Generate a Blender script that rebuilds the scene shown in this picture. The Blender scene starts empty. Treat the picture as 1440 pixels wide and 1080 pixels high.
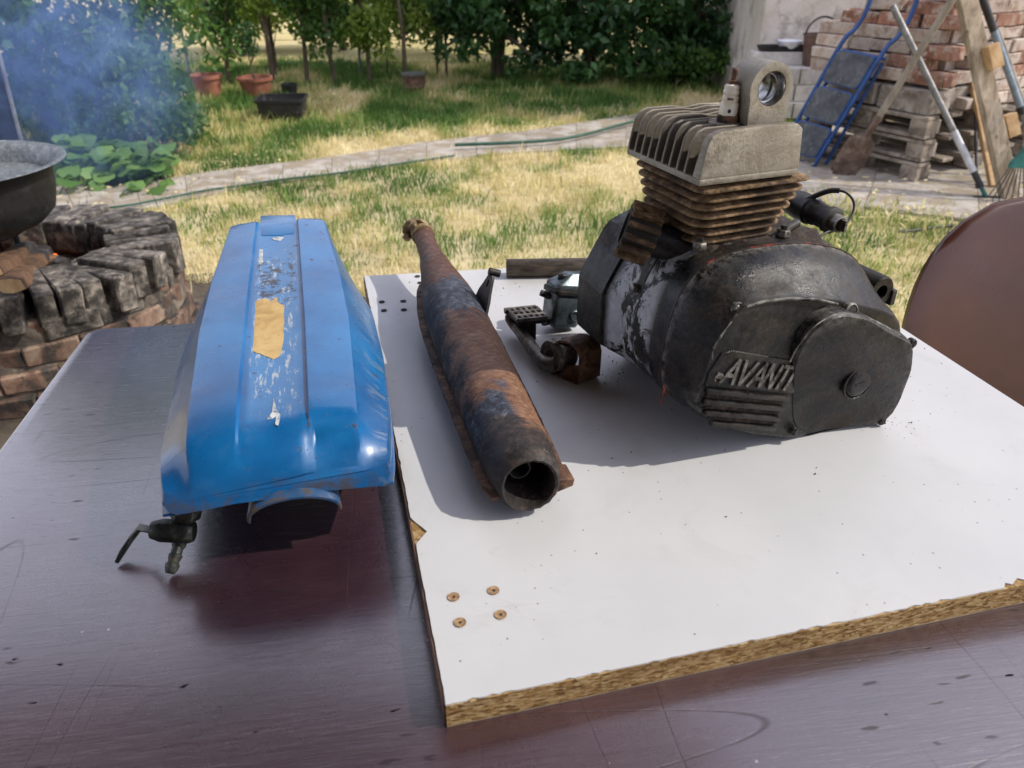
import bpy, bmesh, math, random
import numpy as np
from mathutils import Vector, Matrix
random.seed(7); RNG = np.random.default_rng(7)
R = math.radians
S = bpy.context.scene
COL = S.collection
# ---------------------------------------------------------------- camera
TILT = R(30); ZT = 0.75; ZB = 0.772; CZ = 1.192; FPX = 1081.0
cd = bpy.data.cameras.new('camera'); cam = bpy.data.objects.new('camera', cd); COL.objects.link(cam)
cam.location = (0, 0, CZ); cam.rotation_euler = (R(90) - TILT, 0, 0)
cd.sensor_width = 36; cd.lens = 36 * FPX / 1440; cd.clip_start = 0.02; cd.clip_end = 600
cd.dof.use_dof = True; cd.dof.focus_distance = 0.80; cd.dof.aperture_fstop = 10
S.camera = cam
# ---------------------------------------------------------------- sky and sun
SUN_EL, SUN_AZ = R(43), R(93)            # azimuth clockwise from +Y
w = bpy.data.worlds.new('World'); S.world = w; w.use_nodes = True
nt = w.node_tree; bg = nt.nodes['Background']
sky = nt.nodes.new('ShaderNodeTexSky'); sky.sky_type = 'NISHITA'; sky.sun_disc = False
sky.sun_elevation = SUN_EL; sky.sun_rotation = SUN_AZ; sky.air_density = 1.0; sky.dust_density = 1.5; sky.ozone_density = 1.0
veil = nt.nodes.new('ShaderNodeMix'); veil.data_type = 'RGBA'; veil.inputs[0].default_value = 0.5      # thin even summer haze over the whole sky
veil.inputs[7].default_value = (13.4, 13.2, 15.8, 1); nt.links.new(sky.outputs[0], veil.inputs[6])
nt.links.new(veil.outputs[2], bg.inputs[0]); bg.inputs[1].default_value = 0.15
sd = bpy.data.lights.new('sun', 'SUN'); sd.energy = 3.5; sd.angle = R(0.53); sd.color = (1, 0.93, 0.82)
sun = bpy.data.objects.new('sun', sd); COL.objects.link(sun); sun.location = (6, 0, 8)
sv = Vector((math.sin(SUN_AZ) * math.cos(SUN_EL), math.cos(SUN_AZ) * math.cos(SUN_EL), math.sin(SUN_EL)))
sun.rotation_euler = sv.to_track_quat('Z', 'Y').to_euler()
S.view_settings.view_transform = 'Standard'; S.view_settings.look = 'None'
S.view_settings.exposure = 0.12; S.view_settings.gamma = 1
# ---------------------------------------------------------------- helpers
_f = Vector((0, math.cos(TILT), -math.sin(TILT))); _u = Vector((0, math.sin(TILT), math.cos(TILT))); _r = Vector((1, 0, 0)); _c = Vector((0, 0, CZ))
def ray(px, py): return _f + _r * ((px - 720) / FPX) + _u * ((540 - py) / FPX)
def at(px, py, z=0.0): d = ray(px, py); return _c + d * ((z - CZ) / d.z)          # a survey of where things stand
def aty(px, py, Y): d = ray(px, py); return _c + d * (Y / d.y)
WM = {}
def tag(o, label=None, cat=None, group=None, kind=None):
    if label: o['label'] = label
    if cat: o['category'] = cat
    if group: o['group'] = group
    if kind: o['kind'] = kind
    return o
def thing(name, label, cat, loc=(0, 0, 0), rz=0.0, group=None, kind=None, rot=None):
    o = bpy.data.objects.new(name, None); COL.objects.link(o); o.empty_display_size = 0.05
    o.location = loc; o.rotation_euler = rot if rot else (0, 0, rz)
    WM[o.name] = Matrix.LocRotScale(Vector(loc), o.rotation_euler.to_quaternion(), None)
    return tag(o, label, cat, group, kind)
class MB:
    def __init__(s): s.v = []; s.f = []
    def add(s, vs, fs):
        o = len(s.v); s.v += [tuple(v) for v in vs]; s.f += [[i + o for i in f] for f in fs]; return s
    def box(s, c, d, rot=None):
        c = Vector(c); m = rot if rot is not None else Matrix.Identity(3)
        vs = [c + m @ Vector((x * d[0] / 2, y * d[1] / 2, z * d[2] / 2)) for x in (-1, 1) for y in (-1, 1) for z in (-1, 1)]
        return s.add(vs, [(0, 1, 3, 2), (4, 6, 7, 5), (0, 4, 5, 1), (2, 3, 7, 6), (0, 2, 6, 4), (1, 5, 7, 3)])
    def loft(s, secs, cap0=True, cap1=True, closed=True):
        n = len(secs[0]); vs = [p for q in secs for p in q]; fs = []
        for k in range(len(secs) - 1):
            for i in range(n if closed else n - 1):
                j = (i + 1) % n; fs.append((k * n + i, k * n + j, (k + 1) * n + j, (k + 1) * n + i))
        if cap0: fs.append(tuple(range(n - 1, -1, -1)))
        if cap1: fs.append(tuple(range((len(secs) - 1) * n, len(secs) * n)))
        return s.add(vs, fs)
    def prism(s, poly, a, b, axis='z'):
        def m(p, t): return (p[0], p[1], t) if axis == 'z' else ((p[0], t, p[1]) if axis == 'y' else (t, p[0], p[1]))
        return s.loft([[m(p, a) for p in poly], [m(p, b) for p in poly]])
    def tube(s, path, rad, n=12, cap=True, twist=0.0):
        path = [Vector(p) for p in path]; k = len(path)
        rad = rad if isinstance(rad, (list, tuple)) else [rad] * k
        secs = []; up = None
        for i in range(k):
            t = (path[min(i + 1, k - 1)] - path[max(i - 1, 0)]).normalized()
            if up is None: up = Vector((0, 0, 1)) if abs(t.z) < 0.9 else Vector((1, 0, 0))
            a = t.cross(up).normalized(); b = a.cross(t).normalized(); up = b
            secs.append([path[i] + (a * math.cos(2 * math.pi * j / n + twist) + b * math.sin(2 * math.pi * j / n + twist)) * rad[i] for j in range(n)])
        return s.loft(secs, cap, cap)
    def lathe(s, prof, n=24, M=None, cap0=True, cap1=True):
        M = M or Matrix.Identity(4)
        secs = [[M @ Vector((r * math.cos(2 * math.pi * j / n), r * math.sin(2 * math.pi * j / n), z)) for j in range(n)] for r, z in prof]
        return s.loft(secs, cap0, cap1)
    def build(s, name, mat, parent=None, smooth=None, bevel=0.0, seg=2, world=False, bang=25):
        me = bpy.data.meshes.new(name); v = s.v
        if world and parent is not None:
            iv = WM[parent.name].inverted(); v = [iv @ Vector(p) for p in v]
        bm = bmesh.new(); bv = [bm.verts.new(p) for p in v]
        for f in s.f:
            try: bm.faces.new([bv[i] for i in f])
            except ValueError: pass
        bmesh.ops.recalc_face_normals(bm, faces=bm.faces)
        if bevel > 0:
            es = [e for e in bm.edges if len(e.link_faces) == 2 and e.calc_face_angle(0) > R(bang)]
            bmesh.ops.bevel(bm, geom=es, offset=bevel, segments=seg, profile=0.5, affect='EDGES', clamp_overlap=True)
        bm.to_mesh(me); bm.free()
        if smooth is not None:
            me.shade_smooth()
            if smooth < 179: me.set_sharp_from_angle(angle=R(smooth))
        me.materials.append(mat)
        o = bpy.data.objects.new(name, me); COL.objects.link(o)
        if parent is not None: o.parent = parent; WM[o.name] = WM[parent.name]
        else: WM[o.name] = Matrix.Identity(4)
        return o
def inst(src, parent=None, M=None):
    c = src.copy(); COL.objects.link(c)
    if parent is not None: c.parent = parent
    if M is not None: c.matrix_local = M
    return c
def dirM(p, d, up=(0, 0, 1)):
    d = Vector(d).normalized(); q = d.to_track_quat('Z', 'Y'); return Matrix.LocRotScale(Vector(p), q, None)
def polar(poly, c, n=32, off=0.0):
    """resample a star-shaped outline to n points at even angles"""
    out = []
    for k in range(n):
        a = 2 * math.pi * k / n; d = Vector((math.cos(a), math.sin(a))); best = 0
        for i in range(len(poly)):
            p = Vector(poly[i]) - Vector(c); q = Vector(poly[(i + 1) % len(poly)]) - Vector(c); e = q - p
            den = d.x * e.y - d.y * e.x
            if abs(den) < 1e-9: continue
            t = (p.x * e.y - p.y * e.x) / den; u = (p.x * d.y - p.y * d.x) / den
            if t > 0 and -1e-6 <= u <= 1 + 1e-6: best = max(best, t)
        out.append((c[0] + d.x * (best + off), c[1] + d.y * (best + off)))
    return out
def rrect(w, h, r, n=4, cx=0, cy=0):
    out = []
    for sx, sy, a0 in ((1, 1, 0), (-1, 1, 90), (-1, -1, 180), (1, -1, 270)):
        for k in range(n + 1):
            a = R(a0 + 90 * k / n); out.append((cx + sx * (w / 2 - r) + r * math.cos(a), cy + sy * (h / 2 - r) + r * math.sin(a)))
    return out
# ---------------------------------------------------------------- materials
class NT:
    def __init__(s, name):
        s.m = bpy.data.materials.new(name); s.m.use_nodes = True; s.t = s.m.node_tree; s.b = s.t.nodes['Principled BSDF']; s.out = s.t.nodes['Material Output']
    def n(s, kind, **kw):
        x = s.t.nodes.new('ShaderNode' + kind)
        for k, v in kw.items(): setattr(x, k, v)
        return x
    def l(s, a, b): s.t.links.new(a, b)
    def coord(s, kind='Object', scale=(1, 1, 1), rot=(0, 0, 0)):
        c = s.n('TexCoord'); m = s.n('Mapping'); m.inputs['Scale'].default_value = scale; m.inputs['Rotation'].default_value = rot
        s.l(c.outputs[kind], m.inputs[0]); return m.outputs[0]
    def noise(s, vec, scale, detail=6, rough=0.6, dist=0.0):
        x = s.n('TexNoise'); x.inputs['Scale'].default_value = scale; x.inputs['Detail'].default_value = detail
        x.inputs['Roughness'].default_value = rough; x.inputs['Distortion'].default_value = dist
        if vec is not None: s.l(vec, x.inputs['Vector'])
        return x.outputs['Fac']
    def ramp(s, fac, stops, interp='LINEAR'):
        x = s.n('ValToRGB'); e = x.color_ramp; e.interpolation = interp
        while len(e.elements) < len(stops): e.elements.new(0.5)
        for el, (p, c) in zip(e.elements, stops):
            el.position = p; el.color = (c[0], c[1], c[2], 1) if not isinstance(c, (int, float)) else (c, c, c, 1)
        s.l(fac, x.inputs[0]); return x.outputs[0]
    def mix(s, fac, a, b, mode='MIX'):
        x = s.n('Mix', data_type='RGBA', blend_type=mode)
        for sock, v in ((x.inputs[0], fac), (x.inputs[6], a), (x.inputs[7], b)):
            if hasattr(v, 'links'): s.l(v, sock)
            elif isinstance(v, (int, float)): sock.default_value = v
            else: sock.default_value = (v[0], v[1], v[2], 1)
        return x.outputs[2]
    def math(s, op, a, b=None, c=None, clamp=False):
        x = s.n('Math', operation=op, use_clamp=clamp)
        for i, v in enumerate((a, b, c)):
            if v is None: continue
            if hasattr(v, 'links'): s.l(v, x.inputs[i])
            else: x.inputs[i].default_value = v
        return x.outputs[0]
    def con(s, f, k=1.9): return s.math('MULTIPLY_ADD', f, k, 0.5 - 0.5 * k, clamp=True)
    def xyz(s, vec):
        x = s.n('SeparateXYZ'); s.l(vec, x.inputs[0]); return x.outputs
    def band(s, v, a, b, soft):
        """1 between a and b, fading over soft"""
        x = s.n('MapRange', interpolation_type='SMOOTHSTEP'); s.l(v, x.inputs[0]); x.inputs[1].default_value = a - soft; x.inputs[2].default_value = a + soft
        y = s.n('MapRange', interpolation_type='SMOOTHSTEP'); s.l(v, y.inputs[0]); y.inputs[1].default_value = b - soft; y.inputs[2].default_value = b + soft
        return s.math('SUBTRACT', x.outputs[0], y.outputs[0], clamp=True)
    def set(s, col=None, rough=None, metal=None, spec=None, coat=None):
        for k, v in (('Base Color', col), ('Roughness', rough), ('Metallic', metal), ('Specular IOR Level', spec), ('Coat Weight', coat)):
            if v is None: continue
            if hasattr(v, 'links'): s.l(v, s.b.inputs[k])
            elif isinstance(v, (int, float)): s.b.inputs[k].default_value = v
            else: s.b.inputs[k].default_value = (v[0], v[1], v[2], 1)
        return s
    def bump(s, h, strength=0.3, dist=0.002, prev=None):
        x = s.n('Bump'); x.inputs['Strength'].default_value = strength; x.inputs['Distance'].default_value = dist
        s.l(h, x.inputs['Height'])
        if prev is not None: s.l(prev, x.inputs['Normal'])
        s.l(x.outputs[0], s.b.inputs['Normal']); return x.outputs[0]
def grime(name, stops, scale=20, rough=(0.4, 0.7), metal=0.0, bump=0.3, bdist=0.001, bscale=120, dirt=None, dscale=60, dth=0.6, rand=0.0, dist=0.5, stretch=(1, 1, 1)):
    """colour from noise, a second dirt layer, uneven gloss, fine relief"""
    a = NT(name); v = a.coord('Object', stretch)
    if rand:
        oi = a.n('ObjectInfo'); x = a.n('VectorMath', operation='ADD'); a.l(v, x.inputs[0])
        mul = a.math('MULTIPLY', oi.outputs['Random'], 37.0); cx = a.n('CombineXYZ'); a.l(mul, cx.inputs[0]); a.l(mul, cx.inputs[1]); a.l(cx.outputs[0], x.inputs[1]); v = x.outputs[0]
    n1 = a.con(a.noise(v, scale, 8, 0.68, dist)); c = a.ramp(n1, stops)
    n2 = a.noise(v, dscale, 6, 0.7)
    if dirt is not None: c = a.mix(a.ramp(n2, [(dth - 0.05, 0.0), (dth + 0.05, 1.0)]), c, dirt)
    if rand:
        h = a.n('HueSaturation'); a.l(c, h.inputs['Color'])
        a.l(a.math('MULTIPLY_ADD', oi.outputs['Random'], rand * 2, 1 - rand), h.inputs['Value']); c = h.outputs[0]
    r = a.n('MapRange'); a.l(n2, r.inputs[0]); r.inputs[1].default_value = 0.3; r.inputs[2].default_value = 0.7; r.inputs[3].default_value = rough[0]; r.inputs[4].default_value = rough[1]
    a.set(c, r.outputs[0], metal)
    if bump: a.bump(a.noise(v, bscale, 5, 0.7), bump, bdist)
    return a.m
# ---------------------------------------------------------------- ground and setting
def mat_leaf(name, dark, light, trans=0.35):
    a = NT(name); at_ = a.n('Attribute', attribute_name='tint'); c = a.ramp(at_.outputs['Fac'], [(0, dark), (1, light)])
    a.set(c, 0.45, 0, 0.35)
    t = a.n('BsdfTranslucent'); a.l(a.mix(0.5, c, (light[0] * 1.3, light[1] * 1.35, light[2] * 0.6)), t.inputs[0])
    m = a.n('MixShader'); m.inputs[0].default_value = trans; a.l(a.b.outputs[0], m.inputs[1]); a.l(t.outputs[0], m.inputs[2]); a.l(m.outputs[0], a.out.inputs[0]); return a.m
def mat_soil():
    a = NT('lawn_soil'); v = a.coord('Object')
    c = a.ramp(a.noise(v, 1.1, 8, 0.6), [(0.3, (0.38, 0.31, 0.17)), (0.5, (0.55, 0.46, 0.26)), (0.7, (0.66, 0.56, 0.34))])
    c = a.mix(a.ramp(a.noise(v, 40, 5, 0.7), [(0.45, 0.0), (0.75, 0.5)]), c, (0.16, 0.13, 0.07))
    a.set(c, 0.95, 0, 0.1); a.bump(a.noise(v, 60, 6, 0.7), 0.6, 0.02); return a.m
def mat_field():
    a = NT('dry_field'); v = a.coord('Object')
    c = a.ramp(a.noise(v, 0.8, 8, 0.6), [(0.3, (0.30, 0.27, 0.10)), (0.5, (0.52, 0.43, 0.20)), (0.7, (0.62, 0.54, 0.30))])
    a.set(c, 0.95, 0, 0.1); a.bump(a.noise(v, 20, 6, 0.7), 0.8, 0.05); return a.m
def sheet(name, poly, z, mat, kind='structure'):
    b = MB(); b.add([(x, y, z) for x, y in poly], [tuple(range(len(poly)))]); o = b.build(name, mat); tag(o, kind=kind); return o
PORCH_Y = 1.85
lawn = sheet('ground', [(-300, -300), (300, -300), (300, 300), (-300, 300)], 0.0, mat_soil())
field = sheet('dry_field', [(-80, 9.3), (80, 9.3), (80, 140), (-80, 140)], 0.004, mat_field())
M_SLAB = grime('slab_concrete', [(0.25, (0.23, 0.20, 0.165)), (0.5, (0.35, 0.315, 0.265)), (0.75, (0.44, 0.405, 0.35))], 5, (0.75, 0.95), bump=0.5, bdist=0.006, bscale=50, dirt=(0.26, 0.215, 0.15), dscale=7, dth=0.52, rand=0.05)
sheet('bare_soil', [(-1.5 + 1.35 * math.cos(2 * math.pi * k / 40) * (1 + 0.08 * math.sin(3.1 * k)), 1.9 + 1.1 * math.sin(2 * math.pi * k / 40) * (1 + 0.08 * math.cos(2.3 * k))) for k in range(40)], 0.004, grime('trodden_soil', [(0.3, (0.045, 0.035, 0.025)), (0.55, (0.10, 0.078, 0.055)), (0.8, (0.18, 0.145, 0.10))], 6, (0.9, 1.0), bump=0.8, bdist=0.01, bscale=50))
# garden path: one row of cast slabs running along the lawn, widening to the yard
path = thing('garden_path', None, None, (-2.5, 3.9, 0), kind='structure')
LOW = [(20, 312), (110, 306), (200, 297), (265, 283), (330, 268), (398, 258), (467, 249), (533, 239), (600, 228), (670, 221), (740, 216), (810, 212), (880, 209), (960, 213), (1060, 224)]
UPP = [(0, 274), (90, 264), (190, 260), (260, 250), (330, 240), (398, 232), (467, 224), (533, 213), (600, 202), (670, 194), (740, 187), (810, 176), (880, 166), (950, 157), (1040, 150)]
def slab(parent, q, z0=-0.03, z1=0.016, gap=0.0012):
    c = sum((Vector(p) for p in q), Vector((0, 0))) / len(q)
    pts = [Vector(p) + (c - Vector(p)).normalized() * gap * 1.4 for p in q]
    dz = [random.uniform(-0.003, 0.003) for _ in q]
    b = MB(); b.loft([[(p.x, p.y, z0) for p in pts], [(p.x, p.y, z1 + d) for p, d in zip(pts, dz)]])
    return b.build('slab', M_SLAB, parent, 35, 0.002, 1, world=True)
for i in range(len(LOW) - 1):
    q = [at(*LOW[i]), at(*LOW[i + 1]), at(*UPP[i + 1]), at(*UPP[i])]; slab(path, [(p.x, p.y) for p in q])
# paved yard on the right: larger slabs, joints gone uneven
yard = thing('paved_yard', None, None, (1.4, 3.3, 0), kind='structure')
ya = R(-27); yx = Vector((math.cos(ya), math.sin(ya))); yy = Vector((-math.sin(ya), math.cos(ya))); y0 = Vector((1.28, 3.98))
for i in range(8):
    for j in range(6):
        o = y0 + yx * (i * 0.52) + yy * (j * 0.55 + (0.12 if i % 2 else 0)); q = [o, o + yx * 0.52, o + yx * 0.52 + yy * 0.55, o + yy * 0.55]
        if max(p.y for p in q) > 6.2 or min(p.x for p in q) < 1.05: continue
        slab(yard, [(p.x, p.y) for p in q])
# the porch the table stands under: boarded roof on rafters, open to the garden and to the right
M_PORCH = grime('porch_timber', [(0.3, (0.07, 0.045, 0.03)), (0.7, (0.15, 0.10, 0.065))], 6, (0.7, 0.9), bump=0.4, rand=0.15)
porch = thing('porch', 'timber porch roof over the table', 'porch', (-1.0, -1.75, 0))
for k in range(20):
    x_ = -3.0 + 0.2 * k; b = MB(); b.loft([[(x_, -1.7, 2.75), (x_ + 0.197, -1.7, 2.75), (x_ + 0.197, -1.7, 2.775), (x_, -1.7, 2.775)], [(x_, PORCH_Y, 2.45), (x_ + 0.197, PORCH_Y, 2.45), (x_ + 0.197, PORCH_Y, 2.475), (x_, PORCH_Y, 2.475)]]); b.build('roof_board', M_PORCH, porch, world=True)
for k in range(6):
    x_ = -2.9 + 0.75 * k; b = MB(); b.loft([[(x_, -1.7, 2.60), (x_ + 0.06, -1.7, 2.60), (x_ + 0.06, -1.7, 2.747), (x_, -1.7, 2.747)], [(x_, PORCH_Y - 0.08, 2.32), (x_ + 0.06, PORCH_Y - 0.08, 2.32), (x_ + 0.06, PORCH_Y - 0.08, 2.452), (x_, PORCH_Y - 0.08, 2.452)]]); b.build('rafter', M_PORCH, porch, world=True)
b = MB(); b.box((-1.0, -1.80, 1.4), (4.2, 0.16, 2.8)); b.build('back_wall', grime('porch_render', [(0.3, (0.14, 0.11, 0.085)), (0.7, (0.22, 0.18, 0.14))], 3, (0.9, 1.0), bump=0.5, bdist=0.006), porch, world=True)
for x_, y_ in ((-2.9, PORCH_Y - 0.2), (0.9, -0.9)): b = MB(); b.box((x_, y_, 1.16 if y_ > 0 else 1.25), (0.1, 0.1, 2.32 if y_ > 0 else 2.5)); b.build('post', M_PORCH, porch, None, 0.005, world=True)
# ---------------------------------------------------------------- table
T0 = Vector((-0.556, 0.911, 0)); TA = R(8.5)
def mat_table():
    a = NT('brown_table_paint'); v = a.coord('Object'); vs = a.coord('Object', (7, 130, 60)); vg = a.coord('Object', (2.2, 26, 26))
    big = a.noise(v, 3.0, 6, 0.6); g = a.noise(vs, 4.0, 8, 0.7, 0.6); g2 = a.noise(vg, 5.0, 7, 0.7, 1.0)
    c = a.ramp(big, [(0.35, (0.018, 0.006, 0.009)), (0.5, (0.034, 0.013, 0.019)), (0.65, (0.056, 0.026, 0.034))])
    c = a.mix(a.ramp(g2, [(0.55, 0.0), (0.72, 0.35)]), c, (0.075, 0.05, 0.055))
    def flecks(sc, st, rot, th, pk, ps):
        sp = a.n('TexVoronoi', feature='F1'); sp.inputs['Scale'].default_value = sc; wv = a.coord('Object', st, (0, 0, rot))
        ad = a.n('VectorMath', operation='ADD'); a.l(wv, ad.inputs[0]); nz = a.n('TexNoise'); nz.inputs['Scale'].default_value = sc * 2.2; a.l(wv, nz.inputs['Vector']); ms = a.n('VectorMath', operation='SCALE'); ms.inputs['Scale'].default_value = 0.6 / sc; a.l(nz.outputs['Color'], ms.inputs[0]); a.l(ms.outputs[0], ad.inputs[1]); a.l(ad.outputs[0], sp.inputs['Vector'])
        return a.math('MULTIPLY', a.ramp(sp.outputs['Distance'], [(th, 1.0), (th * 1.7, 0.0)]), a.ramp(a.noise(v, ps, 2), [(pk, 0.0), (pk + 0.03, 1.0)]))
    f1 = flecks(52, (0.55, 1.5, 1), 0.15, 0.065, 0.55, 17); f2 = flecks(60, (0.4, 1.6, 1), 0.1, 0.10, 0.53, 9)
    # hairline scratches: thin iso-lines of stretched, warped noise
    def hair(st, rot, off, wd):
        scr = a.noise(a.coord('Object', st, (0, 0, rot)), 2.2, 0, 0.5, 0.0); d = a.math('ABSOLUTE', a.math('SUBTRACT', scr, off))
        return a.math('MULTIPLY', a.ramp(d, [(0.0, 1.0), (wd, 0.0)]), a.ramp(a.noise(v, 6, 3), [(0.42, 0.0), (0.55, 1.0)]))
    scm = a.math('MAXIMUM', hair((7, 0.8, 1), 0.5, 0.5, 0.003), a.math('MAXIMUM', hair((0.8, 6.5, 1), 0.12, 0.47, 0.0025), hair((6, 0.9, 1), -0.6, 0.55, 0.004)))
    fl = a.math('MAXIMUM', f1, a.math('MULTIPLY', f2, 0.55)); wear = a.math('MAXIMUM', fl, a.math('MULTIPLY', scm, 0.5))
    c = a.mix(wear, c, (0.006, 0.005, 0.006))
    lt = a.n('TexVoronoi', feature='F1'); lt.inputs['Scale'].default_value = 75; a.l(v, lt.inputs['Vector'])
    lm = a.math('MULTIPLY', a.ramp(lt.outputs['Distance'], [(0.05, 1.0), (0.09, 0.0)]), a.ramp(a.noise(v, 23, 2), [(0.62, 0.0), (0.66, 0.8)]))
    c = a.mix(lm, c, (0.33, 0.29, 0.26))
    rr = a.n('MapRange'); a.l(a.noise(v, 9, 8, 0.7), rr.inputs[0]); rr.inputs[1].default_value = 0.3; rr.inputs[2].default_value = 0.7; rr.inputs[3].default_value = 0.20; rr.inputs[4].default_value = 0.40
    keepg = a.math('SUBTRACT', 1.0, wear); a.set(c, a.math('ADD', rr.outputs[0], a.math('MULTIPLY', wear, 0.4)), 0, keepg, keepg)
    a.b.inputs['IOR'].default_value = 1.5; a.l(a.ramp(g, [(0.35, 0.14), (0.65, 0.30)]), a.b.inputs['Coat Roughness']); a.b.inputs['Coat IOR'].default_value = 1.75
    n1 = a.bump(g, 0.36, 0.0010); a.bump(a.math('SUBTRACT', g2, a.math('MULTIPLY', a.math('ADD', fl, scm), 0.6)), 0.35, 0.001, n1); return a.m
M_TABLE = mat_table()
table = thing('wooden_table', 'large glossy dark brown painted wooden table with scratched top', 'table', (T0.x, T0.y, 0), TA)
b = MB(); poly = rrect(0.985, 1.02, 0.018, 5, 0.4925, -0.51); b.prism(poly, ZT - 0.032, ZT); b.build('tabletop', M_TABLE, table, 40, 0.004, 2)
for x in (0.09, 0.89):
    for y in (-0.09, -0.93):
        b = MB(); b.loft([[(x + sx * t, y + sy * t, z) for sx, sy in ((-1, -1), (1, -1), (1, 1), (-1, 1))] for z, t in ((0, 0.022), (ZT - 0.034, 0.032))]); b.build('leg', M_TABLE, table, 40, 0.004)
for x0, x1, y0_, y1 in ((0.12, 0.86, -0.10, -0.078), (0.12, 0.86, -0.942, -0.92), (0.078, 0.1, -0.9, -0.12), (0.88, 0.902, -0.9, -0.12)):
    b = MB(); b.box(((x0 + x1) / 2, (y0_ + y1) / 2, ZT - 0.075), (x1 - x0, y1 - y0_, 0.08)); b.build('apron', M_TABLE, table)
# ---------------------------------------------------------------- laminated chipboard
def mat_chip():
    a = NT('raw_chipboard'); v = a.coord('Object', (1, 1, 2.6))
    vo = a.n('TexVoronoi', feature='F1'); vo.inputs['Scale'].default_value = 420; vo.inputs['Randomness'].default_value = 1; a.l(a.coord('Object', (0.55, 0.55, 1.6)), vo.inputs['Vector'])
    c = a.ramp(a.xyz(vo.outputs['Color'])[0], [(0.0, (0.14, 0.075, 0.025)), (0.35, (0.34, 0.20, 0.075)), (0.7, (0.46, 0.31, 0.14)), (1.0, (0.56, 0.42, 0.22))])
    c = a.mix(a.ramp(a.noise(v, 260, 6, 0.75), [(0.56, 0.0), (0.64, 0.9)]), c, (0.07, 0.035, 0.012))
    c = a.mix(a.ramp(a.noise(v, 14, 4), [(0.45, 0.0), (0.7, 0.5)]), c, (0.17, 0.09, 0.035))
    a.set(c, 0.9, 0, 0.2); a.bump(a.noise(v, 300, 5, 0.8), 0.9, 0.0015); return a.m
def mat_laminate():
    a = NT('white_laminate'); v = a.coord('Object')
    c = a.ramp(a.noise(v, 5, 7, 0.6), [(0.3, (0.495, 0.505, 0.515)), (0.6, (0.55, 0.558, 0.565)), (0.8, (0.58, 0.583, 0.585))])
    c = a.mix(a.ramp(a.noise(v, 11, 8, 0.7, 0.8), [(0.53, 0.0), (0.74, 0.30)]), c, (0.36, 0.345, 0.31))
    vo = a.n('TexVoronoi', feature='F1'); vo.inputs['Scale'].default_value = 95; a.l(v, vo.inputs['Vector'])
    sp = a.math('MULTIPLY', a.ramp(vo.outputs['Distance'], [(0.06, 1.0), (0.10, 0.0)]), a.ramp(a.noise(v, 19, 2), [(0.50, 0.0), (0.55, 1.0)]))
    c = a.mix(a.math('MULTIPLY', sp, 0.75), c, (0.10, 0.09, 0.085))
    scr = a.noise(a.coord('Object', (1.2, 4, 1), (0, 0, 0.3)), 2.5, 3, 0.5, 1.5); d = a.math('ABSOLUTE', a.math('SUBTRACT', scr, 0.5))
    c = a.mix(a.math('MULTIPLY', a.ramp(d, [(0.0, 1.0), (0.0018, 0.0)]), a.ramp(a.noise(v, 9, 3), [(0.5, 0.0), (0.62, 0.35)])), c, (0.42, 0.41, 0.40))
    rr = a.ramp(a.noise(v, 12, 7, 0.7), [(0.3, 0.30), (0.7, 0.46)])
    a.set(c, rr, 0, 0.4); a.bump(a.noise(v, 500, 3, 0.6), 0.05, 0.0004); return a.m
M_CHIP, M_LAM = mat_chip(), mat_laminate(); M_EDGE0 = grime('backing_foil', [(0.3, (0.25, 0.19, 0.12)), (0.7, (0.40, 0.32, 0.22))], 60, (0.5, 0.8))
BD = [Vector((-0.042, 0.32)), Vector((0.581, 0.4745)), Vector((0.425, 1.136)), Vector((-0.214, 1.04))]
board = thing('chipboard_panel', 'white laminated chipboard panel with raw crumbly edges laid on the brown table', 'board', (BD[0].x, BD[0].y, ZT))
def along(a_, b_, ts): return [a_ + (b_ - a_) * t for t in ts]
b = MB(); b.prism([(p.x, p.y) for p in BD], ZT + 0.0015, ZB - 0.0012); b.build('chipboard_core', M_CHIP, board, world=True)
# laminate skin: its outline is nibbled where the saw tore it and where the left edge is chipped
out = []
def edge(a_, b_, n, amp, inset=0.0008):
    d = (b_ - a_); nrm = Vector((-d.y, d.x)).normalized(); res = []
    for k in range(n):
        t = k / n; res.append(a_ + d * t + nrm * (inset + amp * random.random() ** 4))
    return res
front = edge(BD[0], BD[1], 150, 0.0016, 0.0005)
for k, p in enumerate(front):                       # torn patch in the front edge
    t = k / 150
    if 0.66 < t < 0.74: front[k] = p + Vector((-0.24, 0.97)) * (0.0035 * abs(math.sin(t * 140)) + 0.0012)
left = edge(BD[3], BD[0], 110, 0.0010, 0.0004)
chipY = at(583, 748, ZB).y
for k, p in enumerate(left):
    if abs(p.y - chipY) < 0.014: left[k] = p + Vector((0.011, 0.002)) * (1 - abs(p.y - chipY) / 0.014) ** 0.6 * random.uniform(0.75, 1.1)
out = front + edge(BD[1], BD[2], 20, 0.0) + edge(BD[2], BD[3], 20, 0.0) + left
b = MB(); b.prism([(p.x, p.y) for p in out], ZB - 0.0012, ZB); b.build('laminate_top', M_LAM, board, world=True)
b = MB(); b.prism([(p.x, p.y) for p in BD], ZT + 0.0003, ZT + 0.0014); b.build('laminate_underside', M_EDGE0, board, world=True)
M_EDGE = grime('edge_band', [(0.3, (0.10, 0.055, 0.04)), (0.7, (0.20, 0.12, 0.08))], 40, (0.5, 0.8))
d = (BD[3] - BD[0]).normalized(); nn = Vector((-d.y, d.x)) * 0.0012
e0, e1 = BD[0] + d * 0.002, BD[3] - d * 0.002
b = MB(); b.prism([(p.x, p.y) for p in (e0 + nn * 0.1, e1 + nn * 0.1, e1 + nn, e0 + nn)], ZT + 0.001, ZB - 0.0015); b.build('edge_band', M_EDGE, board, world=True)
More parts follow.
